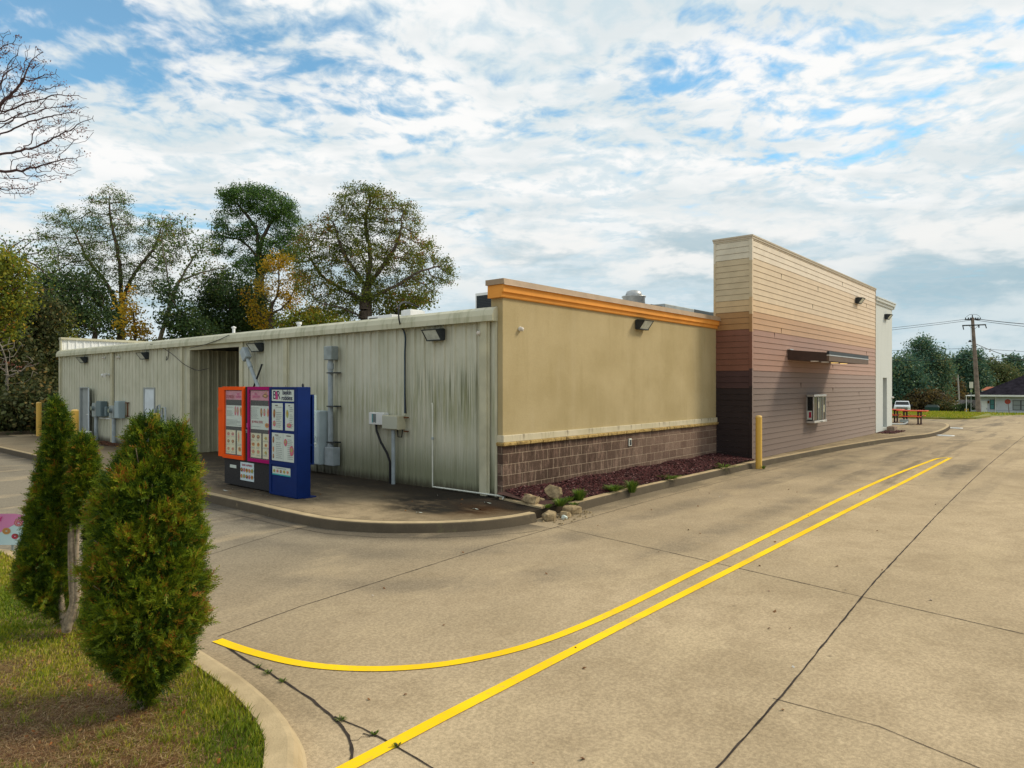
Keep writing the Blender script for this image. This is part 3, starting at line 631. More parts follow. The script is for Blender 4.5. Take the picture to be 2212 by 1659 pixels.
# siding tower
ZT = 6.42; XL, XR, YS, YB = 9.6, 24.0, -1.2, -.06
groups = {i: MB() for i in range(len(SID))}; gp = MB(); z = .0; PH = .171
while z < ZT-.02:
    z2 = min(z+PH, ZT); zc = (z+z2)/2
    for i, (zt, m_) in enumerate(SID):
        if zc > zt: break
    g = groups[i]
    # front boards: bottom edge proud of the top edge
    g.loft([[(XL+.06, YS-.016, z+.008), (XL+.06, YS-.004, z2), (XL+.06, YS+.02, z2), (XL+.06, YS+.02, z+.008)], [(XR-.03, YS-.016, z+.008), (XR-.03, YS-.004, z2), (XR-.03, YS+.02, z2), (XR-.03, YS+.02, z+.008)]])
    g.loft([[(XL-.016, YB-.06, z+.008), (XL-.004, YB-.06, z2), (XL+.02, YB-.06, z2), (XL+.02, YB-.06, z+.008)], [(XL-.016, YS+.06, z+.008), (XL-.004, YS+.06, z2), (XL+.02, YS+.06, z2), (XL+.02, YS+.06, z+.008)]])
    z = z2
for i, n in enumerate(('cream', 'beige', 'peach', 'ochre', 'red_brown', 'dark_brown', 'near_black')):
    o = groups[i].build('siding_band', SID[i][1], B); o['label'] = '%s painted band of lap siding boards' % n.replace('_', ' ')
mb = MB(); mb.box(XL+.008, XR, YS+.008, YB, -.1, ZT-.005); mb.build('siding_backing', M_GAP, B)
# trim at the tower corners, painted to match each band
for i, (zt, m_) in enumerate(SID):
    z0, z1 = zt, (SID[i-1][0] if i else ZT)
    z0 = max(z0, -.05)
    if i: z0, z1 = zt if zt > 0 else -.05, SID[i-1][0]
    MB().box(XL-.024, XL+.062, YS-.026, YS+.062, z0, z1-.001).build('corner_board', m_, B); MB().box(XL-.022, XL+.03, YB-.062, YB, z0, z1-.001).build('corner_board', m_, B)
mb = MB(); mb.box(XR-.035, XR+.01, YS-.024, YS+.03, 0, ZT); mb.build('corner_trim', M_STRIM, B)
mb = MB(); mb.bbox(XL-.05, XR+.02, YS-.05, YB+.03, ZT, ZT+.06, .01); mb.box(XL-.035, XR+.012, YS-.036, YB+.01, ZT-.05, ZT-.001); mb.build('tower_cap', M_STRIM, B)
mb = MB()
for k in range(16):
    q_ = random.randrange(2, 36); zz = q_*PH; xx = random.choice([11.4, 13.26, 15.1, 16.9, 18.75, 20.6, 22.4])+random.choice([0, .6]); mb.box(xx, xx+.006, YS-.018, YS-.003, zz+.012, zz+PH-.002)
mb.build('butt_joints', M_GAP, B)['kind'] = 'stuff'
# canopy over the window
cx0, cx1 = 12.55, 17.3; cy = -2.45
mb = MB(); mb.prism([(YS-.02, 2.96), (cy+.05, 2.90), (cy+.05, 3.16), (YS-.02, 3.28)], 'x', cx0+.01, cx1-.01); can = mb.build('canopy', M_CAN, B)
MB().box(cx0, cx1, cy-.02, cy+.05, 2.895, 3.06).build('fascia', M_CANF, can)
MB().box(cx0-.003, cx1+.003, cy-.024, cy+.05, 3.092, 3.20).build('upper_fascia', M_BRZ, can)
MB().box(cx0-.002, cx1+.002, cy-.03, cy+.05, 3.062, 3.09).build('chrome_strip', M_ALU, can)
MB().box(cx0-.01, cx0+.3, YS-.1, YS-.02, 3.285, 3.31).build('end_flashing', M_ALU, can)
for x, col in ((13.2, 0), (14.3, 0), (15.4, 1), (16.5, 1)):
    MB().cyl((x, -1.85, 2.912), .12, .02, n=18).build('downlight', mat('downlight_glow', (.9, .7, .3), .4, emit=((1, .66, .22), 1.1)) if col else mat('downlight_dim', (.7, .66, .58), .4, emit=((1, .85, .65), .25)), can)
# drive-through window
wx0, wx1, wy, wz0, wz1 = 14.4, 15.78, -1.46, .86, 1.83
mb = MB(); mb.bbox(wx0, wx1, wy-.02, YS-.02, wz1-.075, wz1, .008); mb.bbox(wx0, wx1, wy-.03, YS-.02, wz0, wz0+.075, .008)
for x in (wx0, wx0+.50, wx1-.36, wx1-.03): mb.box(x+.002, x+.026, wy, wy+.03, wz0+.09, wz1-.09)
mb.box(wx0+.002, wx0+.03, YS-.05, YS-.02, wz0+.09, wz1-.09); win = mb.build('service_window', M_ALU, B)
MB().box(wx0+.008, wx0+.014, wy+.03, YS-.03, wz0+.09, wz1-.09).box(wx0+.04, wx1-.04, wy+.02, wy+.026, wz0+.09, wz1-.09).build('glass', M_GLASS, win)
MB().box(wx0+.02, wx1-.02, wy+.10, YS-.03, wz0+.09, wz1-.09).build('inside_shade', M_DARK, win)
MB().box(wx0+.5, wx0+.86, wy+.008, wy+.014, wz0+.095, wz1-.12).build('sliding_pane', mat('pane_reflection', (.07, .08, .06), .35, spec=.4), win)
MB().box(wx0+.003, wx0+.006, -1.40, -1.25, wz0+.12, wz0+.42).build('notice', M_PAP, win)
MB().box(wx0+.001, wx0+.0025, -1.38, -1.30, wz0+.18, wz0+.38).build('notice', M_TRED, win)
MB().box(wx0+.52, wx0+.6, wy+.002, wy+.007, wz0+.5, wz0+.72).build('notice', M_PAPC, win); MB().box(wx0+1.1, wx0+1.2, wy+.002, wy+.007, wz0+.35, wz0+.6).build('notice', M_PAPC, win)
MB().bbox(wx0+.72, wx0+.9, wy-.09, wy-.03, wz0+.02, wz0+.06, .006).build('shelf', M_ALU, win)
# grey front building
gx0, gx1, gy, gz = 24.0, 27.62, -1.13, 5.96
mb = MB(); nx0, nx1, nz0, nz1 = 25.75, 26.55, .16, 2.5
mb.box(gx0, nx0, gy, 12, -.1, gz); mb.box(nx1, gx1, gy, 12, -.1, gz); mb.box(nx0, nx1, gy, 12, nz1, gz); mb.box(nx0, nx1, gy, 12, -.1, nz0); mb.build('grey_wall', M_GREY, B)
mb = MB(); mb.box(nx0, nx1, gy+.30, gy+.34, nz0, nz1); mb.build('niche_back', M_GREY2, B)
mb = MB(); mb.prism([(gy-.002, gz-.14), (gy-.05, gz-.12), (gy-.06, gz-.02), (gy-.12, gz+.0), (gy-.13, gz+.10), (gy-.16, gz+.12), (gy-.16, gz+.17), (gy+.3, gz+.17), (gy+.3, gz-.14)], 'x', gx0+.012, gx1+.14); mb.build('grey_cornice', M_GREY, B)
mb = MB(); mb.box(gx1+.0, gx1+.13, gy-.1, 12, gz-.1, gz+.168); mb.build('grey_cornice', M_GREY, B)
def facing(o, wall):    # local +x points away from the wall
    o.rotation_euler = (0, 0, {'left': math.pi, 'front': -math.pi/2}[wall])
# ---------------------------------------------------------------- wall pack lamps
def wall_pack(loc, wall, label, s=1.):
    e = empty('wall_lamp', loc, 0, label, 'wall lamp', 'dark wall lamps under the roof line'); facing(e, wall)
    mb = MB(); W = .22; pr = [(0, -.13), (.10, -.13), (.12, -.115)]
    mb.bbox(0, .07, -W, W, -.12, .12, .015)
    for y0, y1 in ((-W, -W+.02), (W-.02, W)): mb.prism([(.07, -.115), (.13, -.115), (.27, .075), (.27, .10), (.07, .115)], 'y', y0, y1)
    mb.prism([(.05, .10), (.28, .082), (.285, .10), (.06, .125)], 'y', -W-.004, W+.004)
    mb.prism([(.05, -.128), (.135, -.128), (.14, -.108), (.05, -.108)], 'y', -W-.003, W+.003)
    mb.build('housing', M_BRZ, e)
    mb = MB(); mb.prism([(.125, -.108), (.262, .08), (.25, .085), (.11, -.103)], 'y', -W+.022, W-.022); mb.build('lens', M_LENS, e)
    e.scale = (s, s, s); return e
wall_pack((-.03, 1.62, 3.19), 'left', 'dark wall lamp above the mould streaks, nearest the corner of the metal wall')
wall_pack((-.03, 8.75, 3.19), 'left', 'dark wall lamp behind the top of the leaning pipe beside the open bay')
wall_pack((-.03, 16.3, 3.17), 'left', 'dark wall lamp high above the closed pale door')
wall_pack((-.03, 22.3, 3.17), 'left', 'dark wall lamp above the ajar door at the far end of the metal wall')
wall_pack((5.12, YT, 3.64), 'front', 'dark wall lamp with pale lens on the tan stucco wall')
wall_pack((20.8, YS-.02, 5.62), 'front', 'dark wall lamp on the cream boards of the siding tower')
wall_pack((26.25, gy, 5.38), 'front', 'dark wall lamp on the pale grey stucco wall')
# ---------------------------------------------------------------- small sensors and cameras
def sensor(loc, wall, label, cat='sensor', name='wall_sensor'):
    e = empty(name, loc, 0, label, cat); facing(e, wall)
    MB().tube([(0, 0, 0), (.02, 0, 0), (.05, 0, -.005)], [.045, .05, .04], 14).build('mount', M_WHITE, e)
    MB().tube([(.04, 0, 0), (.075, 0, -.012), (.095, 0, -.02)], [.045, .042, .02], 14).build('dome', mat('sensor_cream', (.60, .56, .50), .4), e)
sensor((.50, YT, 3.25), 'front', 'small cream sensor dome high on the tan stucco wall')
sensor((-.035, .42, 3.17), 'left', 'small white sensor high at the corner end of the metal wall')
sensor((-.035, 18.75, 3.18), 'left', 'small dome camera under the gutter between the two far wall lamps', 'camera', 'security_camera')
sensor((-.035, 20.2, 3.2), 'left', 'tiny white sensor under the gutter left of the far downspout')
sensor((gx1-.05, gy, 1.55), 'front', 'small white camera at the edge of the pale grey wall', 'camera', 'security_camera')
p = WX(235, 810, -.05)
e = empty('flood_light', (-.035, p.y, p.z), math.pi, 'small white twin floodlight above the electric meters', 'floodlight')
MB().cyl((0, 0, 0), .05, .03, 'x').build('mount', M_WHITE, e)
for s_ in (-1, 1): MB().tube([(.03, 0, 0), (.10, .06*s_, .02), (.22, .12*s_, -.03)], [.015, .04, .07], 12).build('lamp_head', M_WHITE, e)
# ---------------------------------------------------------------- electric gear on the metal wall
def panel(name, y, z0, z1, wy_, dx, m_, label, cat, extra=None, off=.05):
    e = empty(name, (-off, y, z0), 0, label, cat)
    h = z1-z0
    MB().bbox(-dx, 0, -wy_/2, wy_/2, 0, h, .01).build('box', m_, e)
    MB().bbox(-dx-.012, -dx+.001, -wy_/2+.015, wy_/2-.015, .02, h-.02, .005).build('cover', m_, e)
    if extra: extra(e, h)
    return e
def meter(e, h):
    MB().tube([(-.19, 0, h*.62), (-.215, 0, h*.62), (-.29, 0, h*.62)], [.09, .085, .08], 18).build('meter_glass', mat('meter_glass', (.16, .2, .21), .15, spec=.8), e)
def stand(z0, r, m_): return lambda e, h: MB().tube([(-.10, 0, 0), (-.10, 0, -z0)], r, 10).build('riser_pipe', m_, e)
def both(*f): return lambda e, h: [g(e, h) for g in f]
panel('electric_meter', 20.75, .92, 1.46, .42, .18, M_STEELG, 'grey electric meter box beside the ajar door, with a pipe to the ground', 'meter box', both(meter, stand(.9, .07, M_PVCG)))
panel('switch_box', 20.15, .95, 1.54, .5, .22, M_BRZ.copy() if False else mat('blue_grey_box', (.12, .17, .19), .45, .1), 'dark blue-grey switch box between the two electric meters', 'switch box')
panel('switch_box', 19.62, .98, 1.34, .2, .16, mat('blue_grey_box'), 'small blue-grey switch box hard against the far downspout', 'switch box')
panel('electric_meter', 18.95, .92, 1.39, .46, .18, M_STEELG, 'grey electric meter box right of the far downspout, on its own pipe', 'meter box', both(meter, stand(.9, .07, M_PVCG)))
panel('breaker_box', 18.35, .94, 1.57, .40, .22, mat('pale_blue_grey', (.30, .38, .41), .45), 'pale blue-grey breaker box right of both electric meters', 'breaker box')
e = empty('wall_bracket', (-.06, 20.0, .88), 0, 'white metal strut under the far switch boxes', 'bracket'); MB().box(-.03, .02, -.55, .62, -.02, .02).build('rail', M_WHITE, e)
e = empty('wall_bracket', (-.04, 17.95, 1.25), 0, 'rusty strut frame sticking out beside the pale breaker box', 'bracket')
MB().box(-.06, 0, -.12, .10, .24, .28).box(-.06, 0, -.12, .10, -.24, -.20).box(-.06, -.02, -.12, -.09, -.24, .28).build('rail', M_RUST, e)
def cab_extra(e, h):
    MB().box(-.345, -.331, -.16, -.10, .70, .76).build('round_sticker', M_TBRN, e)
    MB().box(-.345, -.331, -.19, -.08, .50, .60).build('label_plate', M_TXT, e)
    MB().tube([(-.33, -.25, .55), (-.37, -.27, .58), (-.37, -.33, .68)], .013, 8).build('handle', M_BRZ, e)
panel('electric_cabinet', 5.80, .24, 1.53, .84, .32, M_CABW, 'large pale electric cabinet on the metal wall behind the menu board', 'cabinet', cab_extra)
# tall pipe with box on top
e = empty('conduit_mast', (-.17, 5.22, .25), 0, 'upright pale conduit with a square box on top beside the large cabinet', 'conduit')
MB().tube([(0, 0, .35), (0, 0, 2.52)], .062, 16).build('pipe', M_PVCG, e)
[MB().tube([(0, 0, z), (0, 0, z+.14)], .078, 16).build('coupling', M_PVCG, e) for z in (.34, 2.28)]
MB().bbox(-.11, .11, -.17, .13, 2.5, 2.83, .015).build('top_box', M_STEELG, e)
MB().bbox(-.10, .11, -.24, .12, -.02, .42, .015).build('bottom_box', M_PVCG, e)
for z in (2.18, 1.38, .52):
    MB().box(-.07, .13, -.24, .0, z, z+.03).box(-.068, .0, -.07, .07, z, z+.028).build('clamp', M_BRZ, e)
# leaning pipe
a, b = Vector((-.30, 6.75, .0)), Vector((-.24, 9.02, 2.86))
e = empty('leaning_conduit', a, 0, 'pale conduit leaning loose against the wall behind the menu board', 'conduit')
dv = b-a
MB().tube([(0, 0, 0), tuple(dv)], .05, 16).build('pipe', M_PVCG, e)
[MB().tube([tuple(dv*k), tuple(dv*(k+.05))], .062, 16).build('coupling', M_PVCG, e) for k in (.62, .92)]
hb = MB().bbox(-.09, .09, -.12, .12, 0, .36, .02).build('head_box', M_PVCG, e); hb.location = dv; hb.rotation_euler = (R_(-38), 0, 0)
q = dv*.80; MB().tube([tuple(q+Vector((.02, -.30, .42))), tuple(q+Vector((.02, .30, -.42)))], .028, 6).build('cross_strut', M_BRZ, e)
# telecom boxes
e = empty('telecom_box', (-.05, 3.46, 1.27), 0, 'white printed junction box beside the plain grey junction box', 'junction box')
MB().bbox(-.16, 0, -.27, .24, 0, .27, .008).build('box', M_WHITE, e)
for i in range(5): MB().box(-.166, -.1605, .10-.03*i, .12-.03*i, .04+(i % 2)*.02, .24).build('printed_label', M_TXT if i else M_TEAL, e)
MB().tube([(-.10, .05, 0), (-.10, .03, -.15), (-.13, -.15, -.38), (-.12, -.36, -.62), (-.10, -.43, -.80), (-.10, -.44, -1.27)], .026, 8).build('flexible_conduit', M_BLACK, e)
e = empty('telecom_box', (-.05, 2.88, 1.19), 0, 'plain grey-beige junction box on a post where the black cables end', 'junction box')
MB().bbox(-.22, 0, -.26, .28, 0, .30, .008).build('box', M_TRIM, e); MB().bbox(-.232, -.221, -.24, .26, .015, .285, .003).build('cover', mat('junction_cover', (.46, .47, .38), .5), e)
MB().tube([(-.13, 0, 0), (-.13, 0, -1.19)], .042, 12).build('post', M_PVCG, e)
[MB().box(-.06, 0, -.36, -.26, z, z+.028).build('bracket', M_RUST, e) for z in (.25, -.05)]
MB().tube([(-.1, -.10, 0), (-.1, -.12, -.16), (-.1, -.24, -.16), (-.09, -.26, 0)], .012, 6).build('cable_loop', M_BLACK, e)
cab = [WX(862, 660, -.16), WX(861, 672, -.21), WX(862, 690, -.22), WX(866, 705, -.12), WX(873, 716, -.07), WX(876, 730, -.06), WX(875, 760, -.06), WX(875, 800, -.06), WX(875, 850, -.06), WX(877, 893, -.12)]
e = empty('cable_bundle', (0, 0, 0), 0, 'black cable bundle hanging from the roof edge down to the junction box', 'cable')
MB().tube(smooth([tuple(p) for p in cab], 4), .017, 6).build('cable', M_BLACK, e)
MB().tube(smooth([tuple(p+Vector((-.01, .03*(i > 4), 0))) for i, p in enumerate(cab[4:])], 4), .014, 6).build('cable', mat('blue_cable', (.02, .05, .08), .5), e)
MB().tube(smooth([tuple(Vector(p)) for p in (WX(860, 662, -.1), WX(870, 653, .5), WX(885, 655, 1.0), WX(905, 664, 1.2))], 4), .02, 6).build('cable', M_BLACK, e)
# thin loose wires far left
mb = MB(); pts = smooth([tuple(WX(u, v, -.14)) for u, v in ((325, 744), (345, 748), (372, 765), (395, 785), (415, 796), (430, 800), (450, 796))], 5); mb.tube(pts, .011, 5); mb.tube(smooth([tuple(WX(u, v, -.08)) for u, v in ((365, 753), (364, 765), (362, 775), (359, 778), (360, 770))], 4), .012, 5)
mb.tube(smooth([tuple(WX(u, v, -.18)) for u, v in ((410, 752), (440, 745), (470, 735), (495, 724))], 4), .010, 5)
tag(mb.build('loose_wire', M_BLACK), 'thin black wires sagging from the gutter left of the open bay', 'wire')
# thin pvc drain line
e = empty('drain_pipe', (-.07, 1.75, 0), 0, 'thin white drain pipe down the metal wall and along its foot', 'pipe')
MB().tube([(0, .02, 1.78), (0, 0, 1.74), (0, 0, .04)], .015, 8).tube([(0, .0, .04), (-.02, -1.85, .05), (-.06, -2.05, .045), (-.16, -2.08, .04)], .016, 8).build('pipe', M_PVCW, e)
MB().tube([(0, 0, 1.02), (0, 0, 1.07)], .028, 8).build('coupling', M_PVCG, e)
# outlet on the block base
e = empty('outdoor_outlet', (4.62, YT-.016, .68), -math.pi/2, 'white outdoor outlet set in the block base', 'outlet')
MB().bbox(0, .03, -.06, .06, 0, .18, .005).build('plate', M_PVCW, e); MB().bbox(.03, .036, -.035, .035, .02, .15, .002).build('socket', M_BRZ, e)
# gas meter by the closed door
e = empty('gas_meter', (-.25, 14.6, 0), 0, 'grey gas meter on pipes right of the closed pale door', 'gas meter')
MB().bbox(-.12, .12, -.14, .14, .75, 1.15, .03).build('body', M_PVCG, e)
MB().tube([(0, .30, 0), (0, .30, 1.45), (0, .10, 1.5), (0, .10, 1.14)], .03, 8).tube([(0, -.10, 1.14), (0, -.10, 1.42), (0, -.34, 1.42), (0, -.34, .3), (.2, -.34, .3)], .03, 8).build('pipe', M_PVCG, e)
MB().tube([(-.10, .3, 1.3), (.06, .3, 1.3)], .09, 14).build('regulator', M_STEELG, e)
# buckets
def bucket(loc, label):
    e = empty('bucket', loc, 0, label, 'bucket', 'white buckets by the ajar door')
    MB().lathe([(.0, 0), (.14, 0), (.165, .33), (.178, .335), (.178, .375), (.165, .38), (.155, .37), (.0, .30)], n=24).build('body', M_WHITE, e)
    MB().lathe([(.167, .25), (.172, .255), (.172, .27), (.167, .275)], n=24).build('rim', M_WHITE, e)
    MB().tube([(-.172*math.cos(a), .172*math.sin(a), .30-.16*math.sin(a)) for a in [math.pi*k/10 for k in range(11)]], .005, 5).build('handle', M_BRZ, e)
    MB().box(-.168, -.158, -.08, .02, .12, .17).build('printed_label', M_TXT, e)
bucket(GP(187, 953.5), 'white bucket right of the other bucket, in front of the ajar door')
bucket(GP(178.5, 952.5), 'white bucket half hidden between the bollard and the other bucket')
# ---------------------------------------------------------------- bollards
def bollard(loc, r, h, m_, label):
    e = empty('bollard', loc, 0, label, 'bollard', 'yellow pipe bollards around the building')
    MB().tube([(0, 0, -.2), (0, 0, h-.05)], r, 24).build('post', m_, e)
    MB().lathe([(r*1.02, h-.06), (r*1.02, h-.05), (r*.96, h-.03), (r*.75, h-.008), (0.01, h)], n=24).build('cap', M_BOLC, e)
bollard((8.93, -1.66, 0), .085, 1.32, M_BOLY, 'yellow steel bollard at the kerb beside the siding tower')
bollard(GP(162, 974), .108, 1.36, M_BOLY, 'yellow bollard rising behind the small arborvitae tips, near the ajar door')
bollard(GP(338, 986), .108, 1.31, M_BOLY, 'yellow bollard whose cap shows over the big arborvitae, near the closed door')
bollard(GP(84, 942), .098, 1.44, M_BOLY, 'leftmost yellow bollard, alone on the slab before the dark thicket')
# ---------------------------------------------------------------- drive-through menu board
MX = -2.57
e = MBD = empty('menu_board', (MX, 4.2, 0), 0, 'three-panel drive-through menu board in orange, magenta and blue frames', 'menu board')
def br(mb, y0, y1, z0, z1, x0, x1, mi=0): return mb.box(x0, x1, y0-4.2, y1-4.2, z0, z1, mi)
mb = MB(); mb.bbox(.03, .21, 3.70-4.2, 5.66-4.2, 0.02, 2.10, .008); mb.build('back_cabinet', M_MBK, e)
mb = MB(); br(mb, 3.705, 5.66, .03, 2.115, .0, .029); mb.build('front_panel', M_MBK, e)
def frame(name, y0, y1, z0, z1, t, m_, dep=.045):
    mb = MB(); X = -dep
    br(mb, y0, y0+t, z0, z1, X, -.001); br(mb, y1-t, y1, z0, z1, X, -.001); br(mb, y0+t, y1-t, z0, z0+t, X, -.001); br(mb, y0+t, y1-t, z1-t, z1, X, -.001)
    mb.box(X+.012, -.0015, y0+t-4.2, y0+t+.02-4.2, z0+t, z1-t) if False else None
    f = mb.build(name, m_, e); mb = MB(); br(mb, y0+t, y1-t, z0+t, z1-t, -.006, -.002); mb.build('backing', M_MBK if m_ != M_BLU else mat('navy_inner', (.004, .012, .06), .7, spec=.15), f)
    mb = MB(); br(mb, y0+t, y1-t, z0+t, z1-t, -.026, -.024); mb.build('acrylic', mat('clear_cover', (.75, .82, .82), .06, alpha=.05, spec=.6), f)
    return f
fo = frame('orange_frame', 4.76, 5.66, .585, 2.12, .075, M_MORG); fm = frame('magenta_frame', 3.70, 4.60, .585, 2.12, .065, M_MAG)
def poster(par, y0, y1, z0, z1, m_=None): return br(MB(), y0, y1, z0, z1, -.012, -.0065).build('poster', m_ or M_PAP, par)
def lines(par, y0, y1, z0, z1, n, m_=None, hgt=.008, prob=.9):
    mb = MB()
    for i in range(n):
        if random.random() > prob: continue
        z = z1-(i+.5)*(z1-z0)/n; wv = random.uniform(.55, 1)*(y1-y0)
        k = y1
        while k > y1-wv:
            l = random.uniform(.015, .05) if n > 1 else wv; br(mb, max(k-l, y0), k, z-hgt/2, z+hgt/2, -.0145, -.0125); k -= l+.010
    if mb.v: return mb.build('printed_text', m_ or M_TXT, par)
def food(par, y, z, ry, rz, mi):
    mb = MB(); r = [(-.0165, y-4.2+ry*math.cos(a)*random.uniform(.8, 1.1), z+rz*math.sin(a)*random.uniform(.8, 1.1)) for a in [2*math.pi*k/10 for k in range(10)]]
    mb.loft([[(-.0125, b_, c_) for _, b_, c_ in r], r], 0); mb.loft([[(-.0166, y-4.2+(b_-y+4.2)*.5, z+(c_-z)*.45+rz*.15) for _, b_, c_ in r], [(-.018, y-4.2+(b_-y+4.2)*.45, z+(c_-z)*.4+rz*.15) for _, b_, c_ in r]], 1)
    mb.build('food_picture', [M_FOOD[mi], M_FOOD[(mi+1) % 5]], par)
def btext(par, s, y, z, size, m_, name='lettering', sx=1., x=-.017, bold=0.):
    M = Matrix(((0, 0, -1, x), (-1, 0, 0, y-4.2), (0, 1, 0, z), (0, 0, 0, 1)))
    return text(name, s, size, M, m_, par, .001, sx=sx, bold=bold)
# orange panel
p_ = poster(fo, 4.86, 5.57, 1.84, 2.03, M_PINK); btext(fo, 'DUNKIN', 5.38, 1.90, .105, M_TRED, sx=.85); btext(fo, 'GET\nTOASTY', 5.03, 1.93, .07, M_TMAG, sx=.9)
poster(fo, 4.86, 5.57, 1.27, 1.72); lines(fo, 5.22, 5.54, 1.46, 1.69, 9); lines(fo, 4.90, 5.54, 1.29, 1.42, 5); [food(fo, y, 1.60, .04, .11, c) for y, c in ((5.16, 2), (5.06, 2), (4.93, 4))]
poster(fo, 5.16, 5.57, .68, 1.19, M_PAPC); poster(fo, 4.86, 5.10, .68, 1.19, M_PAPC)
for y in (5.46, 5.27):
    for z, c in ((1.11, 2), (.95, 0), (.79, 1)): food(fo, y, z, .055, .038, c); lines(fo, y-.07, y+.07, z-.09, z-.05, 2, hgt=.006)
food(fo, 5.02, 1.05, .03, .11, 1); food(fo, 4.98, .80, .06, .05, 4); lines(fo, 4.88, 5.08, .86, .92, 2)
# magenta panel
poster(fm, 3.79, 4.52, 1.84, 2.04, M_PINK); btext(fm, 'ALL\nSMOOTH', 4.30, 1.94, .07, M_TMAG); food(fm, 3.95, 1.93, .11, .045, 0); food(fm, 3.93, 1.98, .05, .03, 1)
poster(fm, 3.79, 4.52, 1.25, 1.73); lines(fm, 4.20, 4.50, 1.46, 1.70, 9); [food(fm, y, 1.60, .04, .09, c) for y, c in ((4.10, 0), (3.98, 2), (3.85, 1))]
btext(fm, '$6 MEAL DEAL', 4.25, 1.40, .068, M_TRED, sx=1.0); lines(fm, 4.05, 4.49, 1.29, 1.35, 2); food(fm, 3.88, 1.34, .08, .05, 4)
poster(fm, 4.11, 4.52, .67, 1.17, M_PAPC); poster(fm, 3.79, 4.05, .67, 1.17, M_PAPC)
for y in (4.42, 4.22):
    for z, c in ((1.10, 0), (.94, 4), (.79, 1)): food(fm, y, z, .058, .042, c); lines(fm, y-.07, y+.07, z-.09, z-.055, 2, hgt=.006)
for z, c in ((1.08, 3), (.94, 4), (.79, 3)): food(fm, 3.93, z, .05, .035, c); lines(fm, 3.82, 4.03, z-.075, z-.045, 2, hgt=.006)
# middle strip and lower stickers
btext(e, 'ORDER\nHERE', 4.68, 1.19, .045, M_CABW, x=-.004); br(MB(), 4.645, 4.70, 1.27, 1.36, -.006, -.001).build('pink_sticker', mat('sticker_pink', (.60, .12, .38), .5), e)
st = br(MB(), 4.41, 4.96, .16, .54, -.006, -.001).build('donut_poster', mat('poster_bluish', (.55, .66, .70), .5), e); btext(st, 'SHARE HAPPINESS', 4.685, .48, .062, M_TRED, x=-.008, sx=.86)
for r_, z in enumerate((.38, .25)):
    for k in range(5): food(st, 4.90-k*.107, z, .042, .045, (k+r_*2) % 5).__class__ if False else food(st, 4.90-k*.107, z, .042, .045, (k*2+r_) % 5)
br(MB(), 5.14, 5.41, .385, .45, -.006, -.001).build('torn_sticker', M_PAP, e)
# blue cabinet
bl = MB().bbox(-.07, .22, 2.70-4.2, 3.68-4.2, .0, 2.115, .008).build('blue_cabinet', M_BLU, e); MB().box(.05, .32, 2.66-4.2, 2.98-4.2, .0, .02).build('foot_plate', M_BLU, bl)
mb = MB(); X0, X1 = -.084, -.0705
for a, b_, c_, d_ in ((2.70, 2.79, .02, 2.11), (3.60, 3.68, .02, 2.11), (2.79, 3.60, 2.07, 2.11), (2.79, 3.60, .60, .66), (2.79, 3.60, .02, .055)): br(mb, a, b_, c_, d_, X0, X1)
mb.build('door_frame', M_BLU, bl)
def bposter(y0, y1, z0, z1, m_=None): return br(MB(), y0, y1, z0, z1, -.076, -.071).build('poster', m_ or M_PAP, bl)
def shift(o, dx):
    if o: o.location.x += dx
bposter(2.80, 3.59, 1.84, 2.06); btext(bl, 'B', 3.49, 1.95, .235, mat('print_navy', (.012, .015, .05), .5), x=-.0785, sx=.95); btext(bl, 'R', 3.345, 1.95, .235, mat('print_navy'), x=-.0785, sx=.95)
MB().box(-.080, -.0772, 3.405-4.2, 3.445-4.2, 1.87, 2.03).box(-.080, -.0772, 3.365-4.2, 3.385-4.2, 1.87, 1.97).build('pink_accent', M_TMAG, bl)
btext(bl, 'baskin\nrobbins', 3.045, 1.955, .125, mat('print_navy'), x=-.0785, sx=1.0, bold=.003)
for a, b_, c_, d_ in ((3.20, 3.59, 1.28, 1.80), (2.80, 3.11, 1.28, 1.80), (3.19, 3.59, .68, 1.22), (2.80, 3.18, .68, 1.22)):
    pp = bposter(a, b_, c_, d_); ln = lines(bl, a+.03, b_-.16, c_+.04, d_-.06, 12); shift(ln, -.066); t0 = lines(bl, a+.10, b_-.12, d_-.055, d_-.03, 1, M_TBRN, .016, 1); shift(t0, -.066)
def bfood(y, z, ry, rz, mi):
    n0 = set(bl.children); food(bl, y, z, ry, rz, mi)
    for o in bl.children:
        if o not in n0: o.location.x -= .066
for y, z, a, b_, c_ in ((3.50, 1.60, .035, .09, 0), (3.50, 1.40, .05, .06, 2), (3.03, 1.60, .04, .08, 3), (2.97, 1.38, .09, .045, 2), (3.53, 1.08, .025, .07, 0), (3.53, .90, .025, .06, 1), (3.53, .76, .02, .05, 0), (3.09, 1.05, .06, .07, 2), (2.88, .90, .07, .11, 2)): bfood(y, z, a, b_, c_)
ss = br(MB(), 2.93, 3.57, .40, .56, -.076, -.0708).build('flavour_sticker', M_PAP, bl); br(MB(), 2.93, 3.57, .40, .425, -.0775, -.0755).build('teal_edge', M_TEAL, ss)
for k in range(5): bfood(3.50-k*.12, .48, .035, .032, (3, 2, 0, 3, 1)[k])
shift(br(MB(), 3.08, 3.44, .531, .541, -.0145, -.0125).build('printed_text', M_TXT, bl), -.066)
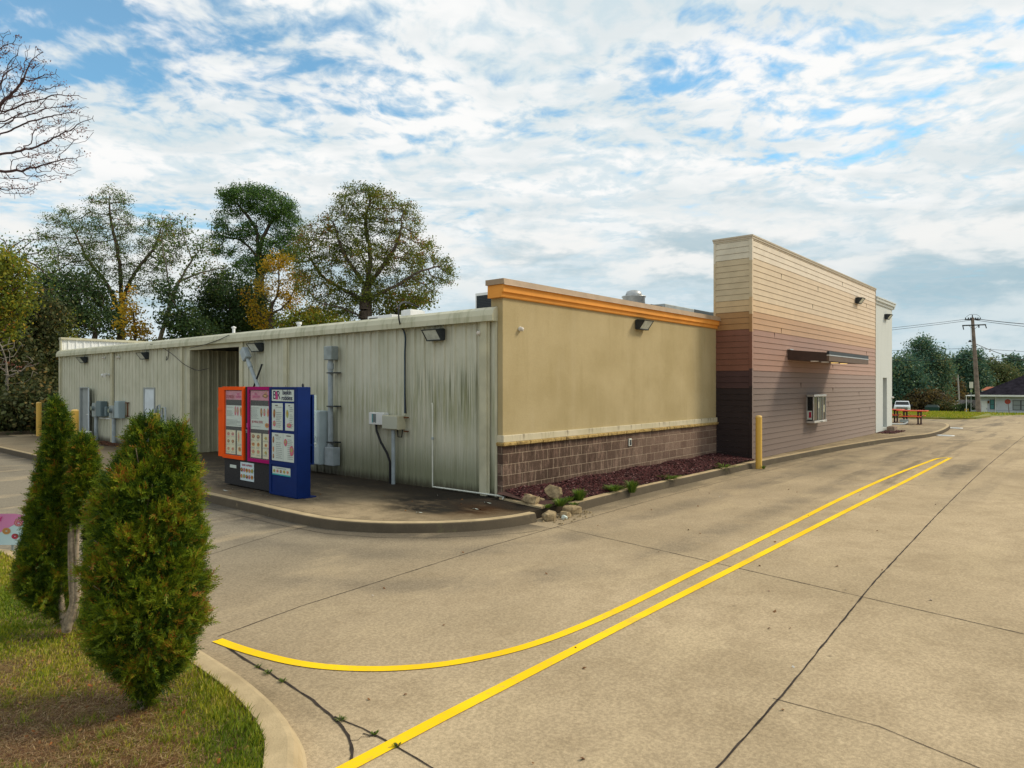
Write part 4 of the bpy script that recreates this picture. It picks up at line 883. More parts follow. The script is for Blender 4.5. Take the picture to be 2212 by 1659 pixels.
# side wings
wg = br(MB(), 5.665, 5.90, .60, 2.10, -.02, .05).build('orange_wing', M_MORG, e); br(MB(), 5.67, 5.90, 1.60, 1.66, -.035, -.019).build('wing_hinge', M_MORG, wg)
mb = MB()
for z in (.62, 1.93): mb.box(.22, .27, 2.74-4.2, 2.78-4.2, z, z+.04)
mb.box(.27, .31, 2.72-4.2, 2.80-4.2, .62, 1.97); mb.box(.22, .27, 2.735-4.2, 2.785-4.2, .98, 1.02); bw = mb.build('blue_bracket', M_BLU, e)
MB().box(.312, .39, 2.76-4.2, 2.77-4.2, .95, 1.96).build('clear_wing', M_ACRY, bw)
MB().tube([(.31, -1.45, 1.0), (.36, -1.46, 1.03)], .02, 8).build('latch', M_PAP, bw)
MB().lathe([(.004, 2.1), (.004, 2.15)], cx=.05, cy=-.9, n=6).lathe([(.012, 2.1), (.022, 2.13), (.022, 2.16), (.012, 2.18)], cx=.1, cy=-1.42, n=12).build('lifting_eye', M_BRZ, e)
# ---------------------------------------------------------------- broken kerb, rubble, litter
def chunk(loc, sx, sy, sz, rot, label, name='broken_concrete', m_=None, seed=0):
    rs = random.Random(seed+int(loc[0]*997)); n = 7
    mb = MB(); pr = [(math.cos(2*math.pi*(k+rs.uniform(-.3, .3))/n)*rs.uniform(.75, 1.05), math.sin(2*math.pi*(k+rs.uniform(-.3, .3))/n)*rs.uniform(.75, 1.05)) for k in range(n)]
    j = lambda: rs.uniform(.82, 1.08)
    mb.loft([[(x*sx*.75, y*sy*.75, -sz) for x, y in pr], [(x*sx*j(), y*sy*j(), -sz*rs.uniform(.3, .7)) for x, y in pr], [(x*sx*j(), y*sy*j(), sz*rs.uniform(.1, .6)) for x, y in pr], [(x*sx*j()*.9, y*sy*j()*.9, sz*rs.uniform(.65, 1.)) for x, y in pr], [(x*sx*.45, y*sy*.45, sz*rs.uniform(.85, 1.05)) for x, y in pr]])
    o = mb.build(name, m_ or M_RUB); o.location = loc; o.rotation_euler = rot; tag(o, label, 'rubble', 'lumps of broken kerb concrete'); return o
M_RUB = mat('rubble_concrete', (.30, .23, .135), .95, var=.35, vs=12, bump=1., bs=40, spec=.05)
chunk((-.20, -1.0, .085), .26, .17, .09, (.25, .1, .9), 'flat grey-tan lump of broken concrete lying at the left end of the gravel bed', seed=3)
chunk((.26, -1.12, .17), .19, .15, .055, (R_(72), R_(8), R_(-62)), 'slab of broken concrete standing on edge at the left end of the gravel bed', seed=5)
chunk((.10, -1.0, .03), .10, .08, .05, (.2, .3, .4), 'small broken concrete lump between the two big ones', seed=7)
chunk((.20, -1.22, .02), .06, .05, .03, (.1, .4, 1.4), 'tiny pale stone just below the upright concrete slab', seed=8)
chunk((-.52, -1.66, -.085), .20, .13, .07, (.12, -.05, .2), 'crumbled kerb lump at the left side of the kerb gap', m_=M_RUB, seed=9)
chunk((-.12, -1.70, -.11), .14, .12, .06, (.1, .1, 1), 'crumbled kerb lump in the middle of the kerb gap', seed=10)
chunk((.22, -1.60, -.08), .22, .14, .075, (.15, .05, .1), 'large crumbled kerb lump at the right side of the kerb gap', seed=11)
chunk((-.30, -1.80, -.12), .06, .06, .04, (.4, .1, .3), 'white stone lying in the kerb gap', m_=M_PAP, seed=12)
mb = MB()
for k in range(60):
    x, y, r = random.uniform(-.75, .5), random.uniform(-2.05, -1.5), random.uniform(.008, .03)
    a = random.uniform(0, 3); mb.loft([[(x+r*math.cos(a+j*1.26), y+r*math.sin(a+j*1.26), -.15) for j in range(5)], [(x+.6*r*math.cos(a+j*1.26), y+.6*r*math.sin(a+j*1.26), -.15+r) for j in range(5)]])
tag(mb.build('kerb_crumbs', M_RUB), kind='stuff')
# concrete edge of the bed
mb = MB(); mb.loft([[(-.16, YT-.05, -.02), (-.16, YT-.05, .035), (.0, YT-.05, .035), (.0, YT-.05, -.02)], [(-.42, -1.40, -.02), (-.42, -1.40, .03), (-.26, -1.40, .03), (-.26, -1.40, -.02)]]); tag(mb.build('kerb', M_KERB), kind='structure')
MBED = mat('bed_soil', (.06, .03, .025), .95, var=.3, vs=8)
def beds(x, y): return .02+.10*max(0, min(1, (y+1.30)/1.1))+.02*math.sin(x*3)
nx, ny = 60, 8; X_ = np.linspace(-.2, 9.62, nx)
mb = MB(); mb.add([(x, -1.31+(YT-.01+1.31)*j/(ny-1), beds(x, -1.31+1.17*j/(ny-1))) for j in range(ny) for x in X_], [(j*nx+i, j*nx+i+1, (j+1)*nx+i+1, (j+1)*nx+i) for j in range(ny-1) for i in range(nx-1)], 0, True)
tag(mb.build('gravel_bed', MBED), kind='structure')
def chips(n, f, s0, s1):
    P = np.array([f() for _ in range(n)]); A = RNG.uniform(0, 6.28, n); s = RNG.uniform(s0, s1, n)
    a = np.stack([np.cos(A), np.sin(A), RNG.uniform(-.6, .6, n)], 1)*s[:, None]; b = np.stack([-np.sin(A), np.cos(A), RNG.uniform(-.6, .6, n)], 1)*s[:, None]*.7
    c = np.array([0, 0, 1])*s[:, None]*.5
    V = np.stack([P-a-b, P+a-b*.6, P+a*.7+b, P-a*.8+b*.8, P+c*1.0], 1).reshape(-1, 3)
    base = np.arange(n)[:, None]*5
    F = np.concatenate([base+np.array([0, 1, 4]), base+np.array([1, 2, 4]), base+np.array([2, 3, 4]), base+np.array([3, 0, 4])])
    return V, F, np.tile(RNG.uniform(0, 1, n), 4)
MCH = leafmat('lava_rock', [(0, (.018, .007, .008)), (.5, (.052, .014, .015)), (.93, (.10, .030, .030)), (1, (.24, .15, .14))], 0, .85)
def bedpt():
    x = random.uniform(-.18, 9.6); y = random.uniform(-1.30, YT-.02)
    if y < -1.0 and x < .6: y = random.uniform(-1.0, YT-.02)
    if x < .1-.3*(-y): x += .3
    return (x, y, beds(x, y)+random.uniform(0, .02))
V, F, r = chips(15000, bedpt, .012, .034); tag(npmesh('lava_rock', V, F, MCH, rnd=r), kind='stuff')
V, F, r = chips(500, lambda: (random.uniform(23.9, 26.6), random.uniform(-1.9, -1.2)-.1*random.random(), .02), .02, .05); tag(npmesh('lava_rock', V, F, MCH, rnd=r), kind='stuff')
V, F, r = chips(900, lambda: (random.uniform(-.5, -.05)-.3*random.random(), random.uniform(13.5, 21), .012), .015, .045); tag(npmesh('leaf_litter', V, F, leafmat('litter', [(0, (.05, .02, .012)), (1, (.14, .06, .03))], 0, .9), rnd=r), kind='stuff')
lt = []
for k in range(34): lt.append((random.uniform(-3.2, -.6), random.uniform(-.8, 8), .008))
for k in range(50): lt.append((random.uniform(-6.8, 6), random.uniform(-8, -1.9), -.142))
V, F, r = chips(len(lt), lambda: lt.pop(), .008, .022); tag(npmesh('fallen_leaves', V, F, leafmat('fallen', [(0, (.12, .05, .02)), (.8, (.2, .09, .03)), (1, (.6, .6, .55))], 0, .9), rnd=r), kind='stuff')
def litter(loc, label, w_=.10, h=.03):
    mb = MB(); mb.loft([[(-w_, -h, 0), (0, -h*.4, .006), (w_, -h*.9, .002)], [(-w_*.8, h, .004), (.0, h*1.3, .015), (w_*.8, h*.4, .003)]], 0, False, closed=False)
    o = mb.build('paper_scrap', M_PAP); o.location = loc; o.rotation_euler = (0, 0, random.uniform(0, 3)); tag(o, label, 'litter')
litter((-3.02, 4.75, .006), 'scrap of white paper under the menu board')
litter((-1.2, -.55, .006), 'white scrap near the rust stain at the slab corner', .07, .02)
litter((-.62, -.30, .006), 'pale scrap on the rust stain', .09, .02)
litter(GP(905, 1108)+Vector((0, 0, .006)), 'small white scrap at the edge of the dark wet stain', .06, .025)
# block in front of the grey wall
e = empty('concrete_block', (26.2, -1.42, 0), .05, 'small brown-grey concrete block at the foot of the pale grey wall', 'block'); mb = MB(); mb.bbox(-.42, .42, -.16, .16, 0, .22, .02); mb.build('body', mat('block_brown', (.27, .20, .15), .95, var=.2, vs=9, bump=.6), e); MB().bbox(-.36, .36, -.10, .10, .22, .235, .006).build('top_face', mat('block_brown'), e)
for (x, y), lab in zip(((33.3, -2.98), (26.6, -3.50)), ('white cleanout ring in the lane, farther one at the kerb tip', 'white cleanout ring in the lane below the kerb of the front slab')):
    e = empty('cleanout_cover', (x, y, -.146), 0, lab, 'cleanout cover', 'white cleanout covers beside the kerb')
    MB().lathe([(.36, 0), (.36, .02), (.25, .022), (.25, 0)], n=28).build('ring', M_WHITE, e); MB().lathe([(.0, .0), (.24, .0), (.24, .012), (0, .014)], n=24).build('lid', M_PVCG, e)
# ---------------------------------------------------------------- roof equipment
p = WY(1369, 660, 3.0)
e = empty('roof_exhaust_fan', (p.x, 3.0, 3.65), 0, 'round metal exhaust fan on the roof behind the tan wall', 'roof fan')
MB().lathe([(.36, .0), (.36, 1.15), (.33, 1.16)], n=28).build('curb', M_ALU, e)
MB().lathe([(.30, 1.10), (.36, 1.14), (.37, 1.42), (.40, 1.43), (.40, 1.46), (.30, 1.47)], n=28).build('wind_band', mat('dull_aluminium', (.42, .43, .43), .4, .5, var=.15, vs=6), e)
MB().lathe([(.27, 1.46), (.275, 1.52), (.23, 1.62), (.1, 1.665), (.01, 1.67)], n=28).build('dome', mat('dull_aluminium'), e)
MB().tube([(.40, -.05, 1.5), (.47, -.1, 1.48), (.5, -.12, 1.3), (.48, -.12, .9)], .02, 6).build('cable', M_BLACK, e)
e = empty('roof_unit', (12.0, 3.2, 3.65), 0, 'long pale grey air-conditioning unit on the roof beside the siding tower', 'air conditioner')
MB().bbox(.7, 3.1, 0, 1.4, .35, 1.47, .02).build('cabinet', mat('unit_grey', (.40, .43, .42), .5, .2, var=.1), e); MB().box(-.1, .7, .1, 1.3, .4, 1.38).build('coil_hood', M_BRZ, e); MB().box(.0, 3.1, .0, 1.4, 0, .35).build('curb', M_STEELG, e)
MB().box(1.6, 1.62, -.006, 0, .4, 1.25).box(2.4, 2.42, -.006, 0, .4, 1.25).build('panel_seam', M_BRZ, e)
e = empty('roof_unit', (18.4, 4.2, 3.65), 0, 'dark low roof unit close against the siding tower', 'air conditioner')
MB().bbox(-1.2, 1.6, 0, 1.4, .2, 1.72, .02).build('cabinet', mat('dark_unit', (.06, .075, .08), .5, .1), e); MB().box(-1.1, 1.5, .1, 1.3, 0, .2).build('curb', M_STEELG, e)
a_, b_ = WX(1027, 664, 2.0), WX(1068, 632, 2.0)
e = empty('condenser_unit', (2.0, b_.y-.1, 3.65), 0, 'dark condenser in a pale frame at the left end of the orange cornice', 'air conditioner')
W_ = a_.y-b_.y+.1
MB().box(0.01, .8, .03, W_-.03, .06, .66).build('coil', mat('dark_coil', (.018, .024, .028), .5), e)
MB().box(0, .82, 0, W_, .62, .68).box(0, .03, W_-.03, W_, 0, .62).box(0, .03, 0, .03, 0, .62).box(0, .82, 0, W_, 0, .06).build('frame', M_WHITE, e)
MB().tube([(-.02, .5, .1), (-.02, .5, .28)], .045, 10).build('canister', M_WHITE, e); MB().box(-.06, 0, .16, .28, .05, .28).build('disconnect', M_STEELG, e)
mb = MB()
for k in range(14): mb.box(.004, .009, .04, W_-.04, .09+k*.038, .1+k*.038)
mb.build('fins', mat('dark_fins', (.04, .05, .055), .5), e)
def roofbox(u0, u1, v0, v1, x, label, name='roof_vent', dark=False):
    a, b = WX(u0, v0, x), WX(u1, v1, x); e = empty(name, (x, (a.y+b.y)/2, 3.6), 0, label, 'roof vent'); w_ = abs(a.y-b.y)
    MB().bbox(0, .5, -w_/2, w_/2, 0, a.z-3.6, .01).build('hood', M_WHITE, e)
    if dark: MB().box(-.006, .0, w_/2-.42, w_/2-.06, .06, a.z-3.6-.05).build('opening', M_DARK, e)
    else: MB().bbox(.05, .45, -w_/2+.03, w_/2-.03, a.z-3.6, a.z-3.58, .006).build('lid', M_WHITE, e)
roofbox(794, 846, 684, 700, 1.4, 'long low cream vent with a dark mouth on the roof edge', dark=True)
roofbox(866, 886, 671, 690, 1.6, 'small cream roof vent behind the black cables')
p = WX(646, 697, 2.5); e = empty('roof_vent_pipe', (2.5, p.y, 3.6), 0, 'short white vent pipe with flat litter of flashing on the roof', 'vent pipe')
MB().tube([(0, 0, 0), (0, 0, p.z-3.6-.05)], .055, 12).build('pipe', M_WHITE, e); MB().tube([(0, 0, p.z-3.66), (0, 0, p.z-3.58)], .085, 12).build('cap', M_WHITE, e)
p = WX(505, 707, 2.5); e = empty('roof_vent_pipe', (2.5, p.y, 3.6), 0, 'lone white vent pipe on the roof above the open bay', 'vent pipe')
MB().tube([(0, 0, 0), (0, 0, p.z-3.62)], .05, 12).build('pipe', M_WHITE, e); MB().lathe([(.07, p.z-3.64), (.09, p.z-3.60), (.01, p.z-3.56)], n=12).build('cap', M_WHITE, e)
# ================================================================ ACROSS THE LOT, RIGHT SIDE
YAW = -math.pi/2+R_(2)     # local x to the right of the view, local y away along the street
def far(name, u, dep, z, label, cat, group=None, rz=0.):
    p = D(u, dep, HOR); return empty(name, (p.x, p.y, z), YAW+rz, label, cat, group)
# picnic tables
M_PIC = mat('picnic_orange', (.62, .085, .025), .5, var=.1); M_PLEG = mat('picnic_leg', (.045, .016, .018), .6)
def picnic(u, dep, label):
    e = far('picnic_table', u, dep, 0, label, 'picnic table', 'orange picnic tables on the front slab')
    MB().bbox(-.73, .73, -.38, .38, .72, .77, .01).build('table_top', M_PIC, e)
    for y in (-.78, .78): MB().bbox(-.52, .52, y-.14, y+.14, .43, .47, .01).build('bench', M_PIC, e)
    for x in (-.34, .34):
        MB().box(x-.10, x-.04, -.08, .08, .0, .72).box(x+.04, x+.10, -.08, .08, 0, .72).box(x-.04, x+.04, -.80, .80, .37, .43).box(x-.08, x+.08, -.35, .35, .66, .72).box(x-.10, x+.10, -.30, .30, 0, .04).build('leg', M_PLEG, e)
picnic(1971, 37.6, 'orange-red picnic table standing clear of the grey wall on the front slab')
picnic(1921, 39.5, 'orange-red picnic table mostly hidden behind the grey wall')
e = far('metal_hoop', 1940, 37, 0, 'low curved grey-white metal hoop lying left of the picnic table', 'hoop')
MB().tube(smooth([(-.6, 0, .04), (-.2, -.05, .04), (.25, 0, .05), (.42, .1, .14), (.35, .2, .22), (.1, .25, .2)], 4), .045, 8).build('tube', M_WHITE, e); MB().bbox(.05, .45, .1, .35, .12, .3, .02).build('plate', M_STEELG, e)
# pickup truck
def wheel(e, x, y, r=.4, w_=.26):
    wh = MB().tube([(x-w_/2, y, r), (x+w_/2, y, r)], r, 20).build('wheel', M_BLACK, e); MB().tube([(x-w_/2-.01, y, r), (x+w_/2+.01, y, r)], r*.55, 14).build('rim', M_ALU, wh)
M_TRK = mat('truck_white', (.74, .77, .80), .25, spec=.7)
GZ = -1.93
e = far('pickup_truck', 1949, 96, GZ, 'white pickup truck facing the camera beyond the picnic table', 'truck', rz=.14)
MB().loft([[(x*s, -2.9+dy, z) for x, z in ((-.98, .45), (-1.0, .8), (-.97, 1.02), (-.9, 1.18), (.9, 1.18), (.97, 1.02), (1.0, .8), (.98, .45))] for s, dy in ((.96, 0), (1, .12), (1, 1.5))], 0).box(-.98, .98, -1.41, 3.0, .45, 1.2).build('body', M_TRK, e)
MB().loft([[(-.94, -1.35, 1.2), (.94, -1.35, 1.2), (.94, 1.3, 1.2), (-.94, 1.3, 1.2)], [(-.80, -.75, 1.80), (.80, -.75, 1.80), (.80, 1.05, 1.80), (-.80, 1.05, 1.80)], [(-.74, -.65, 1.86), (.74, -.65, 1.86), (.74, .95, 1.86), (-.74, .95, 1.86)]]).build('cab', M_TRK, e)
MB().loft([[(-.86, -1.30, 1.22), (.86, -1.30, 1.22), (.86, -1.28, 1.22), (-.86, -1.28, 1.22)], [(-.74, -.80, 1.77), (.74, -.80, 1.77), (.74, -.78, 1.77), (-.74, -.78, 1.77)]]).build('windshield', M_GLASS, e).location = (0, -.02, 0)
MB().bbox(-.66, .66, -2.96, -2.88, .68, 1.05, .02).build('grille', M_BLACK, e); MB().box(-.7, .7, -2.975, -2.955, .84, .88).box(-.7, .7, -2.974, -2.955, .96, .99).build('chrome_bar', M_ALU, e)
MB().bbox(-1.0, 1.0, -3.0, -2.86, .45, .64, .02).build('bumper', M_ALU, e)
for s_ in (-1, 1):
    MB().bbox(min(s_*.68, s_*.95), max(s_*.68, s_*.95), -2.95, -2.85, .85, 1.05, .02).build('headlight', M_LENS, e)
    MB().bbox(min(s_*1.0, s_*1.28), max(s_*1.0, s_*1.28), -1.15, -1.05, 1.15, 1.42, .02).build('mirror', M_BLACK, e)
    wheel(e, s_*.85, -2.0); wheel(e, s_*.85, 1.9)
def car(u, dep, label, m_, rz=0., z=GZ):
    e = far('parked_car', u, dep, z, label, 'car', rz=rz)
    side = [(-2.2, .35), (-2.25, .6), (-2.15, .82), (-1.3, .95), (-.6, 1.38), (.7, 1.42), (1.5, 1.0), (2.15, .92), (2.25, .6), (2.2, .35)]
    MB().prism([(a, b) for a, b in side], 'y', -.85, .85).build('body', m_, e)
    MB().prism([(-1.15, .98), (-.58, 1.33), (.66, 1.36), (1.3, 1.0)], 'y', -.86, .86).build('windows', M_GLASS, e)
    for x in (-1.4, 1.4):
        for y in (-.8, .8):
            wh = MB().tube([(x, y-.1, .32), (x, y+.1, .32)], .32, 16).build('wheel', M_BLACK, e); MB().tube([(x, y-.11, .32), (x, y+.11, .32)], .18, 12).build('rim', M_ALU, wh)
car(2026, 104, 'white sedan half hidden behind the dark green dumpster', M_TRK)
car(2062, 118, 'small pale car far off between the big trees', M_TRK, .7)
e = far('dumpster', 2014, 97, GZ, 'dark green dumpster on the far side of the grass strip', 'dumpster')
MB().loft([[(-.75, -.6, 0), (.75, -.6, 0), (.75, .6, 0), (-.75, .6, 0)], [(-.85, -.7, .95), (.85, -.7, .95), (.85, .6, 1.05), (-.85, .6, 1.05)]]).build('bin', mat('dumpster_green', (.015, .055, .045), .5), e)
MB().loft([[(-.87, -.72, .96), (.87, -.72, .96), (.87, .62, 1.06), (-.87, .62, 1.06)], [(-.6, -.3, 1.25), (.6, -.3, 1.25), (.6, .5, 1.28), (-.6, .5, 1.28)]]).build('lid', mat('dumpster_lid', (.012, .03, .028), .6), e)
# low pale building far behind the truck
e = far('distant_building', 1930, 150, GZ, 'long low pale building far behind the white pickup truck', 'building')
MB().box(-6, 3.2, 0, 10, 0, 1.9).build('wall', mat('far_pale_wall', (.40, .42, .42), .8), e); MB().loft([[(-6.3, -.3, 1.9), (3.5, -.3, 1.9), (3.5, 10, 1.9), (-6.3, 10, 1.9)], [(-5, 3, 2.6), (2.3, 3, 2.6), (2.3, 6, 2.6), (-5, 6, 2.6)]]).build('roof', mat('far_pale_roof', (.5, .5, .5), .7, var=.3, vs=.8), e)
# white house with dark hipped roof
e = HOUSE = far('house', 2117, 88, GZ, 'low white painted house with a dark hipped roof at the right edge', 'house')
MWH = mat('house_white', (.47, .50, .55), .8, var=.08); MRF = mat('house_shingles', (.026, .023, .030), 1., var=.35, vs=2.2, bump=.5, spec=.0)
mb = MB(); mb.box(0, 1.7, 0, 9, 0, 2.75); mb.box(1.7, 16, -.2, 9, 0, 2.74); mb.build('wall', MWH, e)
ez = 2.78; mb = MB()
mb.loft([[(-.6, -1.1, ez), (16.6, -1.1, ez), (16.6, 10, ez), (-.6, 10, ez)], [(-.6, -1.1, ez+.05), (16.6, -1.1, ez+.05), (16.6, 10, ez+.05), (-.6, 10, ez+.05)], [(6.5, 4.3, ez+3.6), (11, 4.3, ez+3.6), (11, 4.7, ez+3.6), (6.5, 4.7, ez+3.6)]]); mb.build('roof', MRF, e)
MB().box(-.65, 16.6, -1.16, -1.10, ez-.14, ez+.07).box(-.66, -.6, -1.1, 10, ez-.14, ez+.06).build('fascia', M_WHITE, e)
MB().box(-1.5, -.66, -.8, 3, ez-.12, ez-.02).box(-1.45, -1.37, -.7, -.6, 0, ez-.12).build('carport', M_WHITE, e)
def window(x0, x1, z0, z1, y, nv=1, gm=None):
    w_ = MB().box(x0, x1, y-.04, y-.005, z0, z1).build('window', M_BRZ, e); mb = MB(); n = nv+1; dx = (x1-x0)/n
    for k in range(n):
        for a, b in ((z0+.05, (z0+z1)/2-.03), ((z0+z1)/2+.03, z1-.05)): mb.box(x0+dx*k+.06, x0+dx*(k+1)-.06, y-.05, y-.041, a, b)
    mb.build('pane', gm or mat('far_pane', (.22, .25, .27), .2, spec=.8), w_)
window(1.04, 1.54, 1.0, 2.25, 0, 0, mat('teal_pane', (.06, .20, .21), .3)); window(3.4, 5.9, .95, 2.2, -.2, 2); window(8, 11, .95, 2.2, -.55, 2)
dr = MB().box(.15, .78, -.05, -.003, .1, 2.05).build('door', M_WHITE, e); MB().box(.68, .73, -.09, -.05, 1.0, 1.1).build('handle', M_BRZ, dr)
MB().bbox(.8, .98, -.2, -.01, 1.75, 2.1, .02).build('porch_lamp', M_RUST, e); MB().box(1.62, 1.69, -.27, -.21, .05, 2.74).build('corner_board', M_WHITE, e)
MB().box(1.72, 15, -.23, -.202, .86, .90).build('trim_line', mat('trim_grey', (.3, .32, .36), .8), e)
e = far('air_conditioner', 2104, 87, GZ, 'grey air-conditioning unit beside the wall of the white house', 'air conditioner')
MB().bbox(-.35, .35, -.35, .35, .05, .85, .04).build('body', M_STEELG, e); MB().box(-.30, .30, -.356, -.351, .15, .75).build('grille', mat('dark_unit'), e); MB().bbox(-.45, .45, -.45, .45, 0, .05, .01).build('pad', M_RUB, e)
e = far('wooden_fence', 2092, 97, GZ, 'weathered grey board fence left of the white house', 'fence'); mb = MB()
for k in range(16): mb.box(-1.1+k*.145, -1.1+k*.145+.135, 0, .03, 0, 2.0+random.uniform(-.03, .05))
mb.build('boards', mat('fence_grey', (.22, .20, .20), .9, var=.3, vs=3), e); MB().box(-1.1, 1.2, .03, .07, .4, .5).box(-1.1, 1.2, .03, .07, 1.5, 1.6).build('rail', mat('fence_grey'), e)
e = far('distant_building', 2134, 118, GZ, 'small building with an orange roof showing over the roof of the white house', 'building')
MB().box(-.9, .7, 0, 4, 0, 3.3).build('wall', M_WHITE, e); MB().loft([[(-1.0, -.2, 3.2), (.8, -.2, 3.2), (.8, 4, 3.2), (-1.0, 4, 3.2)], [(-.2, 1, 3.8), (.7, 1, 3.8), (.7, 3, 3.8), (-.2, 3, 3.8)]]).build('roof', mat('far_orange', (.40, .13, .07), .8), e)
# utility pole and lines
b_, t_ = D(2115, 75, HOR), D(2100.5, 75, HOR); zt = 2.15+(HOR-686)/FOC*75
PB = Vector((b_.x, b_.y, -1.65)); PT = Vector((t_.x, t_.y, zt))
e = empty('utility_pole', PB, TH-math.pi/2, 'leaning wooden utility pole with two crossarms before the white house', 'utility pole')
Lz = zt+1.65; Lx = -(Vector((b_.x, b_.y))-Vector((t_.x, t_.y))).length
def pp(f, dx=0, dy=0, dz=0): return (Lx*f+dx, dy, Lz*f+dz)
MPO = mat('pole_wood', (.20, .155, .135), .9, var=.3, vs=2, bump=.4)
MB().tube([pp(0), pp(.35), pp(.7), pp(1)], [.25, .22, .19, .15], 12).build('post', MPO, e)
MB().box(Lx*.99-.85, Lx*.99+.8, -.10, .02, Lz*.975, Lz*.975+.10).build('crossarm', M_BRZ, e)
ca = MB(); ca.tube([pp(.925, -1.25, -.16, -.05), pp(.925, 1.30, -.16, .05)], .07, 8); ca.tube([pp(.925, -.6, -.14, -.03), pp(.88, 0, -.14)], .02, 5); ca.tube([pp(.925, .6, -.14, .03), pp(.88, 0, -.14)], .02, 5); ca.build('crossarm', M_BRZ, e)
mb = MB()
for dx in (-.8, -.5, -.25, .3, .55, .8):
    mb.tube([pp(.975, dx, -.06, .10), pp(.975, dx, -.06, .28)], [.05, .06], 8)
mb.tube([pp(1, 0, 0, 0), pp(1, 0, 0, .30)], [.06, .05], 8); mb.tube(smooth([pp(.99, -.7, -.05, .2), pp(1, -.3, -.05, .32), pp(1, .4, -.05, .32), pp(.99, .8, -.05, .2)], 4), .02, 5)
mb.tube([pp(.925, -1.22, -.16, -.05), pp(.925, -1.12, -.16, -.5)], .05, 6).tube([pp(.925, 1.27, -.16, .0), pp(.925, 1.38, -.16, -.35)], .05, 6).tube([pp(.925, .55, -.16, .0), pp(.925, .55, -.16, -.3)], .06, 6)
mb.build('insulator', M_BRZ, e)
lm = MB().tube([pp(.77), pp(.77, -.3, -.2, .12), pp(.77, -.55, -.25, .08)], .025, 6).build('lamp_arm', M_BRZ, e); MB().lathe([(.05, .22), (.10, .18), (.19, .0), (.0, .02)], cx=Lx*.77-.6, cy=-.25, n=14).build('lamp_head', M_BRZ, lm).location = (0, 0, Lz*.77-.12)
mb = MB(); mb.tube([pp(.93, -.25), pp(.62, -.35)], .012, 5); mb.tube([pp(.93, -.1), pp(.62, -.2)], .012, 5); mb.build('guy_wire', M_BRZ, e)
def wire(p, q_, sag, r, label):
    p, q_ = Vector(p), Vector(q_); pts = [tuple(p+(q_-p)*t-Vector((0, 0, sag*4*t*(1-t)))) for t in [k/14 for k in range(15)]]
    tag(MB().tube(pts, r, 5).build('power_line', M_BRZ), label, 'power line', 'overhead lines at the utility pole')
wire(D(2099, 75, 688), D(1500, 120, 735), .6, .022, 'upper of the two thin lines running left from the pole top')
wire(D(2103, 75, 691), D(1500, 120, 742), .6, .022, 'lower of the two thin lines running left from the pole top')
wire(D(2104, 75, 688), D(2500, 62, 705), .4, .035, 'thick upper line running right from the pole top')
wire(D(2104, 75, 691), D(2500, 62, 716), .4, .025, 'second line running right just below the thick one at the pole top')
wire(D(2106, 75, 742), D(2480, 70, 742), 2.1, .035, 'sagging cable leaving the pole to the right at lamp height')
wire(D(1500, 110, 757), D(2107, 75, 752), .3, .020, 'faint thin line that meets the pole below the lamp from the left')
wire(D(2107, 75, 752), D(2500, 72, 762), .3, .020, 'faint thin line that leaves the pole below the lamp to the right')
wire(D(1700, 90, 780), D(2109, 75, 774), .2, .030, 'lowest cable left of the pole, crossing the tree crowns')
wire(D(2109, 75, 774), D(2500, 70, 779), .2, .030, 'lowest cable right of the pole, above the dark roof')
e = far('utility_pole', 2073, 112, GZ, 'thin pale bare pole between the two big trees', 'utility pole'); MB().tube([(0, 0, 0), (-.25, 0, 5.8)], [.13, .09], 8).build('post', mat('pale_pole', (.42, .38, .36), .9), e)
MB().tube([(-.25, 0, 5.8), (-.25, 0, 5.95)], .10, 8).build('cap', M_BRZ, e)
e = far('street_sign', 2098, 84, GZ, 'blank white rectangular sign with a small green sign below it', 'sign')
MB().tube([(-.02, .03, 0), (-.02, .03, 4.5)], .035, 8).build('post', M_STEELG, e); MB().bbox(-.2, .2, 0, .02, 3.72, 4.48, .005).build('sign_panel', mat('sign_cream', (.62, .60, .52), .6), e); MB().bbox(-.12, .12, 0, .02, 3.2, 3.5, .005).build('small_panel', mat('sign_green', (.25, .33, .12), .6), e)
e = far('stop_sign', 2178, 86, GZ, 'faded red octagonal road sign on a thin post before the white house', 'road sign')
MB().tube([(.15, .03, 0), (-.08, .03, 2.35)], .05, 8).build('post', mat('sign_post', (.16, .10, .09), .8), e)
MB().loft([[(-.06+.33*math.cos(math.pi/8+k*math.pi/4), -.01, 2.0+.33*math.sin(math.pi/8+k*math.pi/4)) for k in range(8)], [(-.06+.33*math.cos(math.pi/8+k*math.pi/4), .01, 2.0+.33*math.sin(math.pi/8+k*math.pi/4)) for k in range(8)]]).build('octagon_panel', mat('faded_red', (.42, .07, .05), .6), e)
e = far('marker_post', 2088, 84, GZ, 'pair of thin yellow-tan marker posts before the dark hedge', 'post')
for x in (-.14, .14): MB().tube([(x, 0, 0), (x, 0, 1.2)], .045, 8).build('post', mat('marker_yellow', (.45, .30, .08), .7), e)
MB().box(-.2, .2, -.02, .02, 1.05, 1.15).build('rail', mat('marker_yellow'), e)

